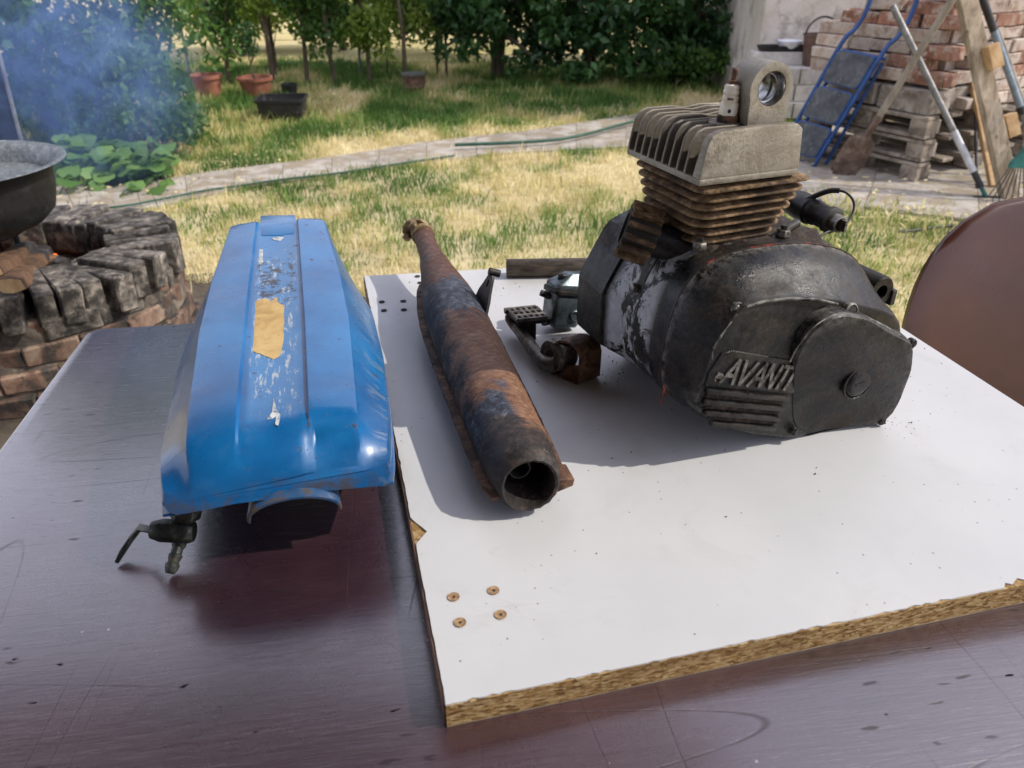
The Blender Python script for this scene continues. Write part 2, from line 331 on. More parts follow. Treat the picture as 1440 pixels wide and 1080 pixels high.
M_HOLE = grime('hole_fibre', [(0.3, (0.20, 0.11, 0.05)), (0.7, (0.40, 0.27, 0.15))], 300, (0.8, 0.95)); M_DARK = grime('hole_dark', [(0.3, (0.01, 0.008, 0.007)), (0.7, (0.03, 0.025, 0.02))], 80, (0.8, 0.95))
for i, (px, py) in enumerate([(638, 840), (694, 831), (704, 865), (647, 876), (537, 425), (567, 424), (540, 437), (568, 436), (587, 389), (591, 398), (566, 427 + 60), (572, 497)]):
    p = at(px, py, ZB); big = i < 4
    if not big and i > 9: continue
    r_ = 0.0042 if big else 0.0038
    b = MB(); b.lathe([(r_ * (1 + 0.12 * (k % 2)) * q, z) for k, (q, z) in enumerate([(1, 0), (0.97, 0.0006), (0.62, 0.0002), (0.3, 0.0001)])], 12, Matrix.Translation((p.x, p.y, ZB + 0.0002)))
    h = b.build('dowel_hole', M_HOLE if big else M_DARK, board, world=True)
    if big:
        b = MB(); b.lathe([(0.0011, 0.0003), (0.0008, 0.0006)], 8, Matrix.Translation((p.x + 0.0003, p.y, ZB + 0.0003))); b.build('screw_pit', M_DARK, h, world=True)
# ---------------------------------------------------------------- fuel tank
def mat_tank():
    a = NT('blue_tank_paint'); v = a.coord('Object'); X, Y, Z = a.xyz(v)
    n = a.noise(v, 9, 7, 0.6); c = a.ramp(n, [(0.35, (0.002, 0.070, 0.22)), (0.5, (0.003, 0.105, 0.30)), (0.65, (0.008, 0.145, 0.375))])
    # worn bare stripe along the crown: scuffs, old glue and scratches inside the recessed band
    inb = a.math('MULTIPLY', a.band(X, -0.021, 0.021, 0.003), a.math('MULTIPLY', a.band(Y, 0.06, 0.36, 0.02), a.band(Z, 0.09, 0.3, 0.004)))
    c = a.mix(a.math('MULTIPLY', inb, 0.40), c, (0.10, 0.25, 0.48))
    vs = a.coord('Object', (60, 14, 14)); sc = a.noise(vs, 3, 8, 0.75, 0.4)
    c = a.mix(a.math('MULTIPLY', inb, a.ramp(sc, [(0.55, 0.0), (0.62, 0.9)])), c, (0.42, 0.46, 0.48))
    zone = a.math('MULTIPLY', inb, a.band(Y, 0.245, 0.345, 0.02))
    c = a.mix(a.math('MULTIPLY', zone, a.ramp(a.noise(v, 90, 6, 0.8), [(0.50, 0.0), (0.56, 1.0)])), c, (0.008, 0.012, 0.02))
    c = a.mix(a.math('MULTIPLY', inb, a.ramp(a.noise(v, 150, 5, 0.8), [(0.60, 0.0), (0.66, 1.0)])), c, (0.02, 0.03, 0.05))
    # rust freckles and paint chips everywhere
    chip = a.ramp(a.noise(v, 75, 5, 0.75), [(0.645, 0.0), (0.67, 1.0)])
    c = a.mix(chip, c, (0.07, 0.035, 0.022))
    dust = a.ramp(a.noise(v, 30, 6, 0.7), [(0.52, 0.0), (0.8, 0.18)]); c = a.mix(dust, c, (0.20, 0.24, 0.27))
    # brown grime in the front lip; pale reflection streaks and scratches coloured into the flank
    lip = a.math('MULTIPLY', a.band(Y, -0.06, 0.018, 0.012), a.ramp(a.noise(v, 40, 6, 0.7), [(0.45, 0.0), (0.62, 0.8)]))
    lip = a.math('MULTIPLY', lip, a.band(Z, 0.0, 0.072, 0.010)); c = a.mix(lip, c, (0.075, 0.055, 0.035))
    fl = a.math('MULTIPLY', a.band(X, 0.079, 0.2, 0.004), a.ramp(a.noise(a.coord('Object', (8, 30, 6), (0, 0.5, 0.3)), 4, 7, 0.75, 1.0), [(0.52, 0.0), (0.62, 0.6)]))
    c = a.mix(fl, c, (0.22, 0.26, 0.30))
    ro = a.math('ADD', a.ramp(a.noise(v, 25, 7, 0.7), [(0.3, 0.22), (0.7, 0.42)]), a.math('MULTIPLY', chip, 0.4))
    a.set(c, a.math('ADD', ro, a.math('MULTIPLY', inb, 0.12)), 0.0, 0.5, 0.38); a.b.inputs['Coat Roughness'].default_value = 0.14
    n1 = a.bump(a.noise(v, 7, 2, 0.5), 0.35, 0.006); n2 = a.bump(a.noise(v, 200, 5, 0.6), 0.10, 0.0006, n1); a.bump(chip, 0.6, 0.0004, n2)
    return a.m
M_TANK = mat_tank()
tank = thing('fuel_tank', 'dented blue moped fuel tank with worn sticker strip lying on the table', 'fuel tank', (-0.182, 0.478, ZT), R(13.5))
def lerp(x, xs, ys): return float(np.interp(x, xs, ys))
ysn = [0.0, 0.003, 0.008, 0.016, 0.026, 0.038, 0.052] + [0.07 + 0.0152 * k for k in range(25)] + [0.442, 0.450, 0.455]
secs = []
for y in ysn:
    rd = lerp(y, [0, 0.03, 0.2, 0.30, 0.445, 0.455], [0.067, 0.068, 0.0712, 0.0675, 0.056, 0.052]); st = lerp(y, [0, 0.2, 0.445], [0.0285, 0.0280, 0.0242])
    ou = lerp(y, [0, 0.03, 0.08, 0.2, 0.3, 0.40, 0.445, 0.455], [0.087, 0.0915, 0.095, 0.100, 0.098, 0.081, 0.067, 0.06])
    top = 0.1065 + (y - 0.022) * 0.093 - lerp(y, [0, 0.003, 0.008, 0.016, 0.026, 0.038, 0.052], [0.026, 0.019, 0.0125, 0.0065, 0.003, 0.001, 0.0]) - lerp(y, [0.442, 0.45, 0.455], [0, 0.002, 0.012])
    zb = lerp(y, [0, 0.03, 0.12, 0.45], [0.058, 0.055, 0.045, 0.030]); mid = zb + (top - zb) * 0.36
    tun = lerp(y, [0.03, 0.08], [0, 1]); k = lerp(y, [0, 0.06, 0.43, 0.455], [0.0, 1, 1, 0.2])               # crown pressing fades into the ends
    half = [(0.0, top - 0.0028 * k), (0.018, top - 0.0028 * k), (0.0205, top - 0.0020 * k), (st - 0.0045, top - 0.0020 * k), (st - 0.0015, top - 0.0022 * k), (st + 0.0005, top + 0.0022 * k), (st + 0.003, top + 0.0022 * k), (rd - 0.006, top - 0.001), (rd - 0.0015, top - 0.0024), (rd + 0.0008, top - 0.0062),
            (rd + (ou - rd) * 0.45, top - (top - mid) * 0.45), (ou - 0.002, mid + 0.010), (ou, mid), (ou, zb + 0.010), (ou - 0.003, zb + 0.003), (ou - 0.009, zb), (ou * 0.62, zb + 0.002), (0.034, zb + 0.004), (0.024, zb + 0.004 + 0.026 * tun), (0.0, zb + 0.004 + 0.032 * tun)]; 
    def dent(x, z):
        dy = 0.0
        g = math.exp(-((x - 0.040) / 0.016) ** 2 - ((y - 0.014) / 0.014) ** 2); dy += 0.008 * g
        g2 = math.exp(-((x + 0.05) / 0.03) ** 2 - ((y - 0.05) / 0.02) ** 2); g3 = math.exp(-((x - 0.062) / 0.012) ** 2 - ((y - 0.022) / 0.02) ** 2); return dy, z - 0.0030 * g2 - 0.006 * g + 0.003 * g3
    ring = []
    for s_, pts in ((1, half), (-1, half[-2:0:-1])):
        for x, z in pts:
            sink = 0.014 * (abs(x) / 0.1) ** 2 if y < 0.03 else 0
            dy, z2 = dent(s_ * x, z); bow = (0.006 * (abs(x) / 0.1) ** 2.5 - 0.010 * max(0, 1 - (top - z) / 0.05) * 0) if y < 0.05 else 0
            fz = 0.016 * max(0.0, min(1.0, (z - zb) / 0.05)) * (1 - min(1, y / 0.05)) if y < 0.05 else 0
            ring.append((s_ * x, y + bow + fz + dy, z2))
    secs.append(ring)
b = MB(); b.loft(secs); tb = b.build('tank_shell', M_TANK, tank, 28)
bs_l = []
for y in [0.002 + 0.0165 * k for k in range(27)]:
    ou = lerp(y, [0, 0.03, 0.08, 0.2, 0.3, 0.40, 0.445, 0.455], [0.087, 0.0915, 0.095, 0.100, 0.098, 0.081, 0.067, 0.06]); zb = lerp(y, [0, 0.03, 0.12, 0.45], [0.058, 0.055, 0.045, 0.030]); bs_l.append((y, ou, zb))
for s_ in (-1, 1):
    b = MB(); b.loft([[(s_ * (ou - 0.010), y + 0.004, zb + 0.0010), (s_ * (ou + 0.0015), y + 0.004, zb + 0.0006), (s_ * (ou + 0.0015), y + 0.004, zb - 0.0020), (s_ * (ou - 0.010), y + 0.004, zb - 0.0024)] for y, ou, zb in bs_l]); b.build('bottom_seam', M_TANK, tank, 40)
def on_tank(px, py, dz=0.0):
    """a point of the sloping crown, in tank coordinates"""
    d = ray(px, py); iv = WM[tank.name].inverted(); o = iv @ _c; dl = iv.to_3x3() @ d
    t = (0.1065 + (o.y - 0.022) * 0.093 - 0.0028 + dz - o.z) / (dl.z - 0.093 * dl.y); return o + dl * t
M_TAN = grime('sticker_backing', [(0.3, (0.42, 0.27, 0.10)), (0.55, (0.54, 0.37, 0.15)), (0.8, (0.60, 0.44, 0.21))], 40, (0.6, 0.85), dirt=(0.10, 0.07, 0.04), dscale=110, dth=0.66)
M_PALE = grime('sticker_residue', [(0.3, (0.35, 0.38, 0.40)), (0.7, (0.62, 0.63, 0.62))], 60, (0.6, 0.85), dirt=(0.10, 0.16, 0.24), dscale=160, dth=0.55)
def patch(px, mat, name, lift=0.0005, rough=0.0):
    P = [on_tank(x + random.uniform(-rough, rough), y + random.uniform(-rough, rough), lift) for x, y in px]
    b = MB(); b.loft([[p - Vector((0, 0, lift * 1.5)) for p in P], P]); return b.build(name, mat, tb)
tan = [(357, 425), (362, 422), (368, 421), (372, 419), (377, 420), (381, 424), (384, 422), (387, 418), (390, 419), (391, 425), (395, 428), (400, 429), (399, 440), (400, 452), (398, 462), (399, 476), (397, 486), (395, 495), (393, 500), (388, 503), (384, 505), (378, 502), (371, 500), (366, 497), (360, 496), (355, 493), (354, 482), (355, 470), (357, 458), (357, 446), (356, 436)]
tag(patch(tan, M_TAN, 'sticker_remnant'), 'torn tan sticker backing')
patch([(361, 351), (370, 350), (369, 361), (370, 368), (366, 372), (361, 370), (362, 360)], M_PALE, 'sticker_remnant', rough=0.6)
patch([(382, 335), (391, 332), (399, 334), (394, 339), (385, 338)], M_PALE, 'sticker_remnant', rough=0.6)
patch([(385, 560), (389, 575), (394, 583), (391, 598), (387, 597), (389, 585), (383, 588), (375, 590), (382, 580)], M_PALE, 'sticker_remnant', rough=0.6)
# filler panel pressed into the far end of the crown
b = MB(); pan = [on_tank(x, y, 0.0006) for x, y in ((366, 303), (415, 302), (418, 328), (402, 329), (396, 331), (366, 331))]
b.loft([[p - Vector((0, 0, 0.004)) for p in pan], pan]); b.build('crown_panel', M_TANK, tank, 30, 0.0008)
# saddle bracket under the nose: a bent sheet arch
M_DKBLUE = grime('saddle_steel', [(0.3, (0.012, 0.05, 0.13)), (0.55, (0.03, 0.09, 0.2)), (0.75, (0.09, 0.07, 0.05))], 35, (0.3, 0.6), dirt=(0.10, 0.07, 0.05), dscale=60, dth=0.56)
b = MB(); sec = []
for k in range(17):
    a_ = math.pi * k / 16; ca, sa = math.cos(a_), math.sin(a_); x_ = 0.009 + 0.033 * ca; z_ = 0.043 + 0.020 * sa ** 0.8; fl_ = 0.010 * (1 - sa) ** 2
    sec.append([(x_ * 1.0 + 0.004 * ca, -0.004 + fl_ * 0.3, z_ + 0.0015), (x_, 0.050, z_ + 0.006), (x_ - 0.0022 * ca, 0.050, z_ + 0.0035), (x_ + 0.002 * ca, -0.004 + fl_ * 0.3, z_ - 0.0012)])
b.loft(sec); b.build('saddle_bracket', M_DKBLUE, tank, 40, 0.0006)
for x in (-0.07, 0.055):
    b = MB(); b.box((x, 0.28, 0.021 if x < 0 else 0.032), (0.03, 0.22, 0.042 if x < 0 else 0.020)); b.build('mounting_rail', M_DKBLUE, tank, None, 0.001)
# petrol tap hanging under the left front corner
M_TAP = grime('tap_metal', [(0.3, (0.012, 0.014, 0.013)), (0.55, (0.035, 0.04, 0.036)), (0.75, (0.10, 0.10, 0.085))], 60, (0.35, 0.6), 0.5, dirt=(0.06, 0.045, 0.025), dscale=90, dth=0.62, bump=0.5)
def tl(px, py, z): p = WM[tank.name].inverted() @ at(px, py, z); return p
tap = MB(); a0, a1 = tl(264, 702, ZT + 0.052), tl(256, 745, ZT + 0.026)
tap.tube([a0 + Vector((0.0, 0.012, 0.014)), a0, a0 + (a1 - a0) * 0.4], [0.0072, 0.0072, 0.009], 14); tap.lathe([(0.0115, -0.005), (0.0125, -0.003), (0.0125, 0.006), (0.010, 0.008)], 6, dirM(a0 + (a1 - a0) * 0.35, a1 - a0))
tp = tap.build('fuel_tap', M_TAP, tank, 40, 0.0006)
b = MB(); c0, c1 = tl(274, 748, ZT + 0.026), tl(212, 745, ZT + 0.030)
b.tube([c0, c0 + (c1 - c0) * 0.1, c0 + (c1 - c0) * 0.75, c1], [0.008, 0.0098, 0.0098, 0.007], 10); b.build('valve_body', M_TAP, tp, 35, 0.0008)
b = MB(); l0 = c1; l1 = tl(197, 742, ZT + 0.022); l2 = tl(186, 756, ZT + 0.016); l3 = tl(167, 784, ZT + 0.004)
def flat(path, w, t, side):
    s_ = Vector(side).normalized(); sec = []
    for i, p in enumerate(path):
        tn = (path[min(i + 1, len(path) - 1)] - path[max(i - 1, 0)]).normalized(); n_ = tn.cross(s_).normalized()
        ww = w[i] if isinstance(w, list) else w
        sec.append([p + s_ * ww / 2 + n_ * t / 2, p - s_ * ww / 2 + n_ * t / 2, p - s_ * ww / 2 - n_ * t / 2, p + s_ * ww / 2 - n_ * t / 2])
    return sec
b.loft(flat([l0, l0 + (l1 - l0) * 0.7, l1, l2, l3], [0.006, 0.006, 0.0065, 0.0075, 0.0105], 0.0038, (0.3, 0.9, 0.35))); lv = b.build('tap_lever', M_TAP, tp, 35, 0.0006)
for k in range(6):
    p = l2 + (l3 - l2) * (0.15 + 0.14 * k); b = MB(); b.tube([p + Vector((0.0012, 0.0042, 0.0032)), p + Vector((-0.0014, -0.0042, 0.0012))], 0.0007, 6); b.build('grip_ridge', M_TAP, lv)
b = MB(); o0, o1 = tl(256, 752, ZT + 0.022), tl(239, 806, ZT + 0.0045)
b.tube([o0 + (o1 - o0) * t for t in (0, 0.3, 0.34, 0.5, 0.54, 0.72, 0.78, 0.9, 1)], [0.0058, 0.0055, 0.0044, 0.0044, 0.0055, 0.0042, 0.0056, 0.005, 0.0036], 12); b.build('hose_nozzle', M_TAP, tp, 40)
# ---------------------------------------------------------------- exhaust silencer
def mat_exhaust():
    a = NT('rusty_exhaust'); v = a.coord('Object'); X, Y, Z = a.xyz(v)
    n = a.noise(v, 16, 8, 0.7, 0.8); yn = a.math('MULTIPLY_ADD', a.math('SUBTRACT', n, 0.5), 0.16, Y)
    st = a.noise(a.coord('Object', (26, 90, 90), (0, 0, 0.5)), 3, 9, 0.8, 0.6)
    rust = a.ramp(a.con(st, 1.6), [(0.25, (0.070, 0.032, 0.021)), (0.45, (0.165, 0.078, 0.044)), (0.60, (0.25, 0.135, 0.08)), (0.78, (0.37, 0.27, 0.18))])
    dark = a.ramp(a.con(a.noise(v, 130, 9, 0.8)), [(0.3, (0.012, 0.010, 0.010)), (0.55, (0.035, 0.028, 0.026)), (0.75, (0.09, 0.06, 0.045))])
    blue = a.ramp(a.con(a.noise(v, 120, 9, 0.8)), [(0.3, (0.010, 0.011, 0.016)), (0.55, (0.050, 0.060, 0.085)), (0.75, (0.13, 0.15, 0.19))])
    old = a.ramp(a.con(a.noise(v, 130, 9, 0.8)), [(0.3, (0.05, 0.022, 0.014)), (0.55, (0.11, 0.05, 0.03)), (0.8, (0.20, 0.12, 0.075))])
    f = a.ramp(yn, [(0.0, 0.0), (0.062, 0.0), (0.075, 1.0)]); c = a.mix(f, dark, blue)
    side = a.math('MULTIPLY_ADD', a.math('SUBTRACT', n, 0.5), 0.06, X)
    f2 = a.math('MULTIPLY', a.band(yn, 0.115, 0.275, 0.012), 1.0); c = a.mix(f2, c, rust)
    f2b = a.math('MULTIPLY', a.band(side, 0.008, 0.1, 0.006), a.band(yn, 0.05, 0.30, 0.02)); c = a.mix(f2b, c, rust)
    f3 = a.band(yn, 0.275, 0.36, 0.008); c = a.mix(f3, c, blue); f4 = a.band(yn, 0.36, 2, 0.01); c = a.mix(f4, c, old)
    lowb = a.math('MULTIPLY', a.band(side, -0.1, -0.018, 0.005), a.ramp(a.noise(v, 34, 7, 0.75), [(0.42, 0.0), (0.55, 0.9)])); c = a.mix(lowb, c, (0.012, 0.011, 0.014))
    c = a.mix(a.ramp(a.noise(v, 120, 6, 0.8), [(0.63, 0.0), (0.68, 0.8)]), c, (0.30, 0.25, 0.20))
    a.set(c, a.ramp(n, [(0.3, 0.42), (0.7, 0.78)]), 0.15, 0.4)
    n1 = a.bump(a.noise(v, 130, 7, 0.75), 0.45, 0.0012); a.bump(st, 0.25, 0.001, n1); return a.m
M_EXH = mat_exhaust()
M_SOOT = grime('soot', [(0.3, (0.006, 0.005, 0.005)), (0.7, (0.022, 0.018, 0.016))], 60, (0.6, 0.9))
M_RUST = grime('rust_brown', [(0.25, (0.045, 0.022, 0.013)), (0.5, (0.12, 0.058, 0.03)), (0.75, (0.24, 0.13, 0.07))], 50, (0.55, 0.85), 0.15, bump=0.6, bdist=0.001, bscale=160, dirt=(0.03, 0.022, 0.018), dscale=70, dth=0.55)
M_FLANGE = grime('flange_metal', [(0.3, (0.12, 0.08, 0.035)), (0.55, (0.27, 0.19, 0.09)), (0.75, (0.36, 0.28, 0.16))], 60, (0.5, 0.8), 0.3, bump=0.6, bscale=180)
ex0 = at(745, 725, ZB); ERZ = R(14.6)
exh = thing('exhaust_silencer', 'long rusty moped exhaust silencer with open tail lying on the white panel', 'exhaust pipe', (ex0.x, ex0.y, ZB), ERZ)
PR = [(0.000, 0.0240), (0.0025, 0.0262), (0.008, 0.0282), (0.020, 0.0302), (0.05, 0.0318), (0.15, 0.0340), (0.26, 0.0350), (0.33, 0.0345), (0.375, 0.0310), (0.405, 0.0272), (0.44, 0.0220), (0.468, 0.0190), (0.472, 0.0172), (0.50, 0.0150), (0.535, 0.0143), (0.555, 0.0140)]
def axz(y): return lerp(y, [0, 0.012, 0.30, 0.40, 0.56], [0.0312, 0.0314, 0.0362, 0.043, 0.060])
ys = sorted(set([p[0] for p in PR] + [0.02 * k for k in range(1, 27)]))
b = MB(); nseg = 36; secs = []
# inner wall first, out over the tail rim, then along the body to the flange
inn = [(0.055, 0.0212), (0.006, 0.0212), (0.0008, 0.0218)]
for y, r_ in inn + [(y, lerp(y, [p[0] for p in PR], [p[1] for p in PR])) for y in ys]:
    zc = axz(y); sq = 0.96; secs.append([(r_ * math.cos(2 * math.pi * j / nseg), y + ((0.004 * math.sin(2 * math.pi * j / nseg) + 0.0012 * math.sin(5.1 * j) * math.cos(1.7 * j)) if y < 0.007 else 0), zc + r_ * sq * math.sin(2 * math.pi * j / nseg)) for j in range(nseg)])
b.loft(secs, True, True); eb = b.build('silencer_body', M_EXH, exh, 50)
hp = (-0.0235, 0.030, 0.0475); b = MB(); b.lathe([(0.0045, -0.003), (0.0045, 0.0012), (0.003, 0.0006)], 12, dirM(hp, (-0.75, -0.05, 0.62)) @ Matrix.Diagonal((1.0, 1.6, 1, 1))); b.build('drain_hole', M_SOOT, exh)
b = MB(); b.lathe([(0.0095, 0), (0.0095, 0.040), (0.0082, 0.040), (0.0082, 0.002)], 20, dirM((-0.004, 0.058, 0.036), (0, -1, 0))); b.build('baffle_tube', M_SOOT, exh, 40)
b = MB(); b.lathe([(0.0210, 0), (0.0210, 0.003)], 24, dirM((0, 0.058, 0.0326), (0, -1, 0))); b.build('baffle_plate', M_SOOT, exh, 40)
for s_ in (-1, 1):                                    # pressed seam flange along each side
    yy_ = [0.003 + 0.0143 * k for k in range(31)]; sec = []
    for y in yy_:
        r_ = lerp(y, [p[0] for p in PR], [p[1] for p in PR]); ww = lerp(y, [0, 0.02, 0.36, 0.42, 0.435], [0.0055, 0.0070, 0.0070, 0.006, 0.002]) + random.uniform(-0.0003, 0.0003)
        z = axz(y) - (0.010 if s_ < 0 else 0.008) + random.uniform(-0.0002, 0.0002)
        sec.append([(s_ * (r_ - 0.005), y, z + 0.0022), (s_ * (r_ + ww), y, z + 0.0012), (s_ * (r_ + ww), y, z - 0.0016), (s_ * (r_ - 0.005), y, z - 0.0022)])
    b = MB(); b.loft(sec); b.build('seam_flange', M_RUST, exh, 40)
b = MB(); b.loft([[(0.024, 0.004, 0.016), (0.040, 0.006, 0.019), (0.041, 0.006, 0.026), (0.024, 0.004, 0.030)], [(0.028, 0.030, 0.018), (0.041, 0.030, 0.021), (0.041, 0.030, 0.025), (0.028, 0.030, 0.028)]]); b.build('tail_tab', M_RUST, exh, None, 0.001)
# hanger bracket: slotted triangular tab standing on the far shoulder
M_BLK = grime('black_steel', [(0.3, (0.012, 0.012, 0.013)), (0.6, (0.032, 0.030, 0.030)), (0.8, (0.07, 0.055, 0.045))], 40, (0.4, 0.65), 0.3, bump=0.4, dirt=(0.08, 0.05, 0.03), dscale=70, dth=0.63)
b = MB(); tri = [(-0.030, 0.0), (0.040, 0.0), (0.024, 0.022), (0.012, 0.042), (0.004, 0.045), (-0.002, 0.040), (-0.012, 0.020)]; slot = [(0.003, 0.024), (0.009, 0.024), (0.009, 0.034), (0.003, 0.034)]
Mt = Matrix.Translation((0.029, 0.315, 0.049)) @ Matrix.Rotation(R(20), 4, 'Y')
def ringed(outer, inner, c, n, t):
    o = polar(outer, c, n); i = polar(inner, c, n); sec = []
    return [[(p[0], p[1], 0) for p in o], [(p[0], p[1], t) for p in o], [(p[0], p[1], t) for p in i], [(p[0], p[1], 0) for p in i], [(p[0], p[1], 0) for p in o]]
sec = ringed(tri, slot, (0.006, 0.028), 24, 0.003)
b.loft([[Mt @ Vector((p[2], p[0], p[1])) for p in q] for q in sec], False, False); hb = b.build('hanger_bracket', M_BLK, exh, 30)
b = MB(); b.tube([Mt @ Vector((-0.004, 0.004, 0.045)), Mt @ Vector((0.009, 0.004, 0.045))], 0.0045, 10); b.build('bracket_eye', M_BLK, hb, 40)
# clamp flange on the pipe end
b = MB(); b.tube([(0, 0.553, axz(0.553)), (0, 0.568, axz(0.568))], [0.0165, 0.0165], 20); b.build('pipe_collar', M_FLANGE, exh, 40, 0.001)
b = MB(); fp = [(-0.024, 0.006), (-0.017, 0.016), (0.004, 0.019), (0.014, 0.012), (0.014, -0.010), (0.0, -0.018), (-0.018, -0.012), (-0.026, -0.004)]
Mf = Matrix.Translation((-0.004, 0.566, axz(0.566) + 0.002)) @ Matrix.Rotation(R(-24), 4, 'Z') @ Matrix.Rotation(R(14), 4, 'X')
b.loft([[Mf @ Vector((p[0], t, p[1])) for p in fp] for t in (0, 0.0055)]); b.build('clamp_flange', M_FLANGE, exh, 35, 0.0012)
for x, z in ((-0.017, -0.006), (-0.006, 0.012)):
    b = MB(); b.lathe([(0.0062, -0.008), (0.0066, -0.007), (0.0066, 0.008), (0.005, 0.010)], 6, Mf @ dirM((x, 0.0, z), (0, -1, 0))); b.build('clamp_nut', M_FLANGE, exh, 30, 0.0006)
def smoothpath(p, n=6):
    out_ = []; p = [Vector(q) for q in p]
    for i in range(len(p) - 1):
        a_, b_, c_, d_ = p[max(i - 1, 0)], p[i], p[i + 1], p[min(i + 2, len(p) - 1)]
        for k in range(n):
            t = k / n; out_.append(0.5 * ((2 * b_) + (c_ - a_) * t + (2 * a_ - 5 * b_ + 4 * c_ - d_) * t * t + (3 * b_ - a_ - 3 * c_ + d_) * t ** 3))
    return out_ + [p[-1]]
# ---------------------------------------------------------------- engine
EO = at(1110, 620, ZB); EA = R(22)
eng = thing('moped_engine', 'oily black moped engine with finned cylinder and raised lettering on its cover', 'engine', (EO.x, EO.y, ZB), EA)
IE = WM[eng.name].inverted()
def el(px, py, y=0.0):
    d = IE.to_3x3() @ ray(px, py); o = IE @ _c; t = (y - o.y) / d.y; return o + d * t
def e2(px, py, y=0.0): p = el(px, py, y); return (p.x, p.z)
def mat_case(name, bare=0.0, zone=None, edges=0.0):
    a = NT(name); v = a.coord('Object')
    c = a.ramp(a.con(a.noise(v, 55, 10, 0.75)), [(0.3, (0.004, 0.004, 0.005)), (0.5, (0.010, 0.011, 0.012)), (0.72, (0.024, 0.024, 0.024))])
    dm = a.math('MULTIPLY', a.ramp(a.noise(v, 26, 8, 0.75, 0.5), [(0.46, 0.0), (0.64, 1.0)]), a.ramp(a.noise(v, 330, 6, 0.8), [(0.38, 0.0), (0.62, 1.0)]))
    c = a.mix(dm, c, (0.060, 0.044, 0.031))     # oily dust
    if bare:
        bm_ = a.ramp(a.noise(v, 24, 8, 0.75, 0.8), [(bare, 0.0), (bare + 0.035, 1.0)])
        if zone:
            q = a.xyz(v)
            for ax, lo, hi, so in zone: bm_ = a.math('MULTIPLY', bm_, a.band(q[ax], lo, hi, so))
        c = a.mix(bm_, c, a.ramp(a.noise(v, 60, 5), [(0.3, (0.24, 0.245, 0.26)), (0.7, (0.42, 0.42, 0.43))]))
    c = a.mix(a.ramp(a.noise(v, 420, 6, 0.85), [(0.62, 0.0), (0.69, 0.7)]), c, (0.20, 0.175, 0.14))
    g = a.n('NewGeometry'); pt = a.ramp(g.outputs['Pointiness'], [(0.535, 0.0), (0.60, 0.9 * edges)]); c = a.mix(a.math('MULTIPLY', pt, a.ramp(a.noise(v, 110, 6, 0.75), [(0.42, 0.0), (0.58, 1.0)])), c, (0.26, 0.25, 0.225))   # paint rubbed off the edges
    a.set(c, a.math('ADD', a.ramp(a.noise(v, 28, 9, 0.78), [(0.38, 0.14), (0.5, 0.32), (0.62, 0.62)]), a.math('MULTIPLY', dm, 0.25)), 0.0, 0.22)
    n1 = a.bump(a.noise(v, 380, 7, 0.75), 0.40, 0.0009); a.bump(a.noise(v, 35, 4, 0.6), 0.3, 0.003, n1); return a.m
M_CASE = mat_case('crankcase_paint', 0.50, [(1, 0.072, 0.155, 0.008), (0, -0.3, 0.0, 0.02)]); M_COVER = mat_case('cover_paint', edges=1.0); M_END = mat_case('end_cover_paint')
def mat_fin():
    a = NT('rusty_cast_fin'); v = a.coord('Object')
    c = a.ramp(a.con(a.noise(v, 90, 10, 0.78)), [(0.28, (0.045, 0.030, 0.018)), (0.5, (0.18, 0.115, 0.060)), (0.72, (0.33, 0.225, 0.13))])
    c = a.mix(a.ramp(a.noise(v, 18, 7, 0.7), [(0.5, 0.0), (0.62, 0.85)]), c, (0.040, 0.027, 0.019))
    a.set(c, 0.8, 0.1, 0.25); a.bump(a.noise(v, 260, 6, 0.75), 0.7, 0.001); return a.m
M_FIN = mat_fin()
def mat_head(name='cast_alloy_head', g0=0.48):
    a = NT(name); v = a.coord('Object')
    c = a.ramp(a.con(a.noise(v, 60, 10, 0.78)), [(0.3, (0.15, 0.125, 0.085)), (0.5, (0.27, 0.245, 0.19)), (0.75, (0.41, 0.385, 0.32))])
    c = a.mix(a.ramp(a.noise(v, 15, 8, 0.75), [(g0, 0.0), (g0 + 0.2, 0.8)]), c, (0.085, 0.060, 0.038))
    c = a.mix(a.ramp(a.noise(v, 380, 6, 0.8), [(0.57, 0.0), (0.66, 0.75)]), c, (0.055, 0.045, 0.032))
    st_ = a.ramp(a.noise(v, 42, 9, 0.7, 1.2), [(0.55, 0.0), (0.585, 0.65)]); c = a.mix(st_, c, (0.13, 0.10, 0.065))
    g = a.n('NewGeometry'); c = a.mix(a.ramp(g.outputs['Pointiness'], [(0.53, 0.0), (0.62, 0.6)]), c, (0.50, 0.48, 0.43))
    a.set(c, a.ramp(a.noise(v, 60, 6), [(0.3, 0.36), (0.7, 0.68)]), 0.65, 0.4); a.bump(a.noise(v, 420, 7, 0.8), 0.75, 0.0014); return a.m
M_HEAD = mat_head(); M_HFIN = mat_head('grimy_head_fin', 0.30)
M_OIL = mat_case('oily_black')
M_ALU = grime('bare_alloy', [(0.3, (0.10, 0.092, 0.08)), (0.7, (0.30, 0.285, 0.26))], 60, (0.35, 0.6), 0.6, dirt=(0.05, 0.04, 0.03), dscale=110, dth=0.58)
M_RED = grime('red_sealant', [(0.3, (0.22, 0.03, 0.015)), (0.7, (0.42, 0.07, 0.035))], 60, (0.35, 0.6), dirt=(0.05, 0.02, 0.015), dscale=45, dth=0.52); M_GASK = grime('stained_gasket', [(0.3, (0.012, 0.008, 0.007)), (0.62, (0.03, 0.014, 0.010)), (0.75, (0.24, 0.035, 0.02))], 28, (0.4, 0.7))
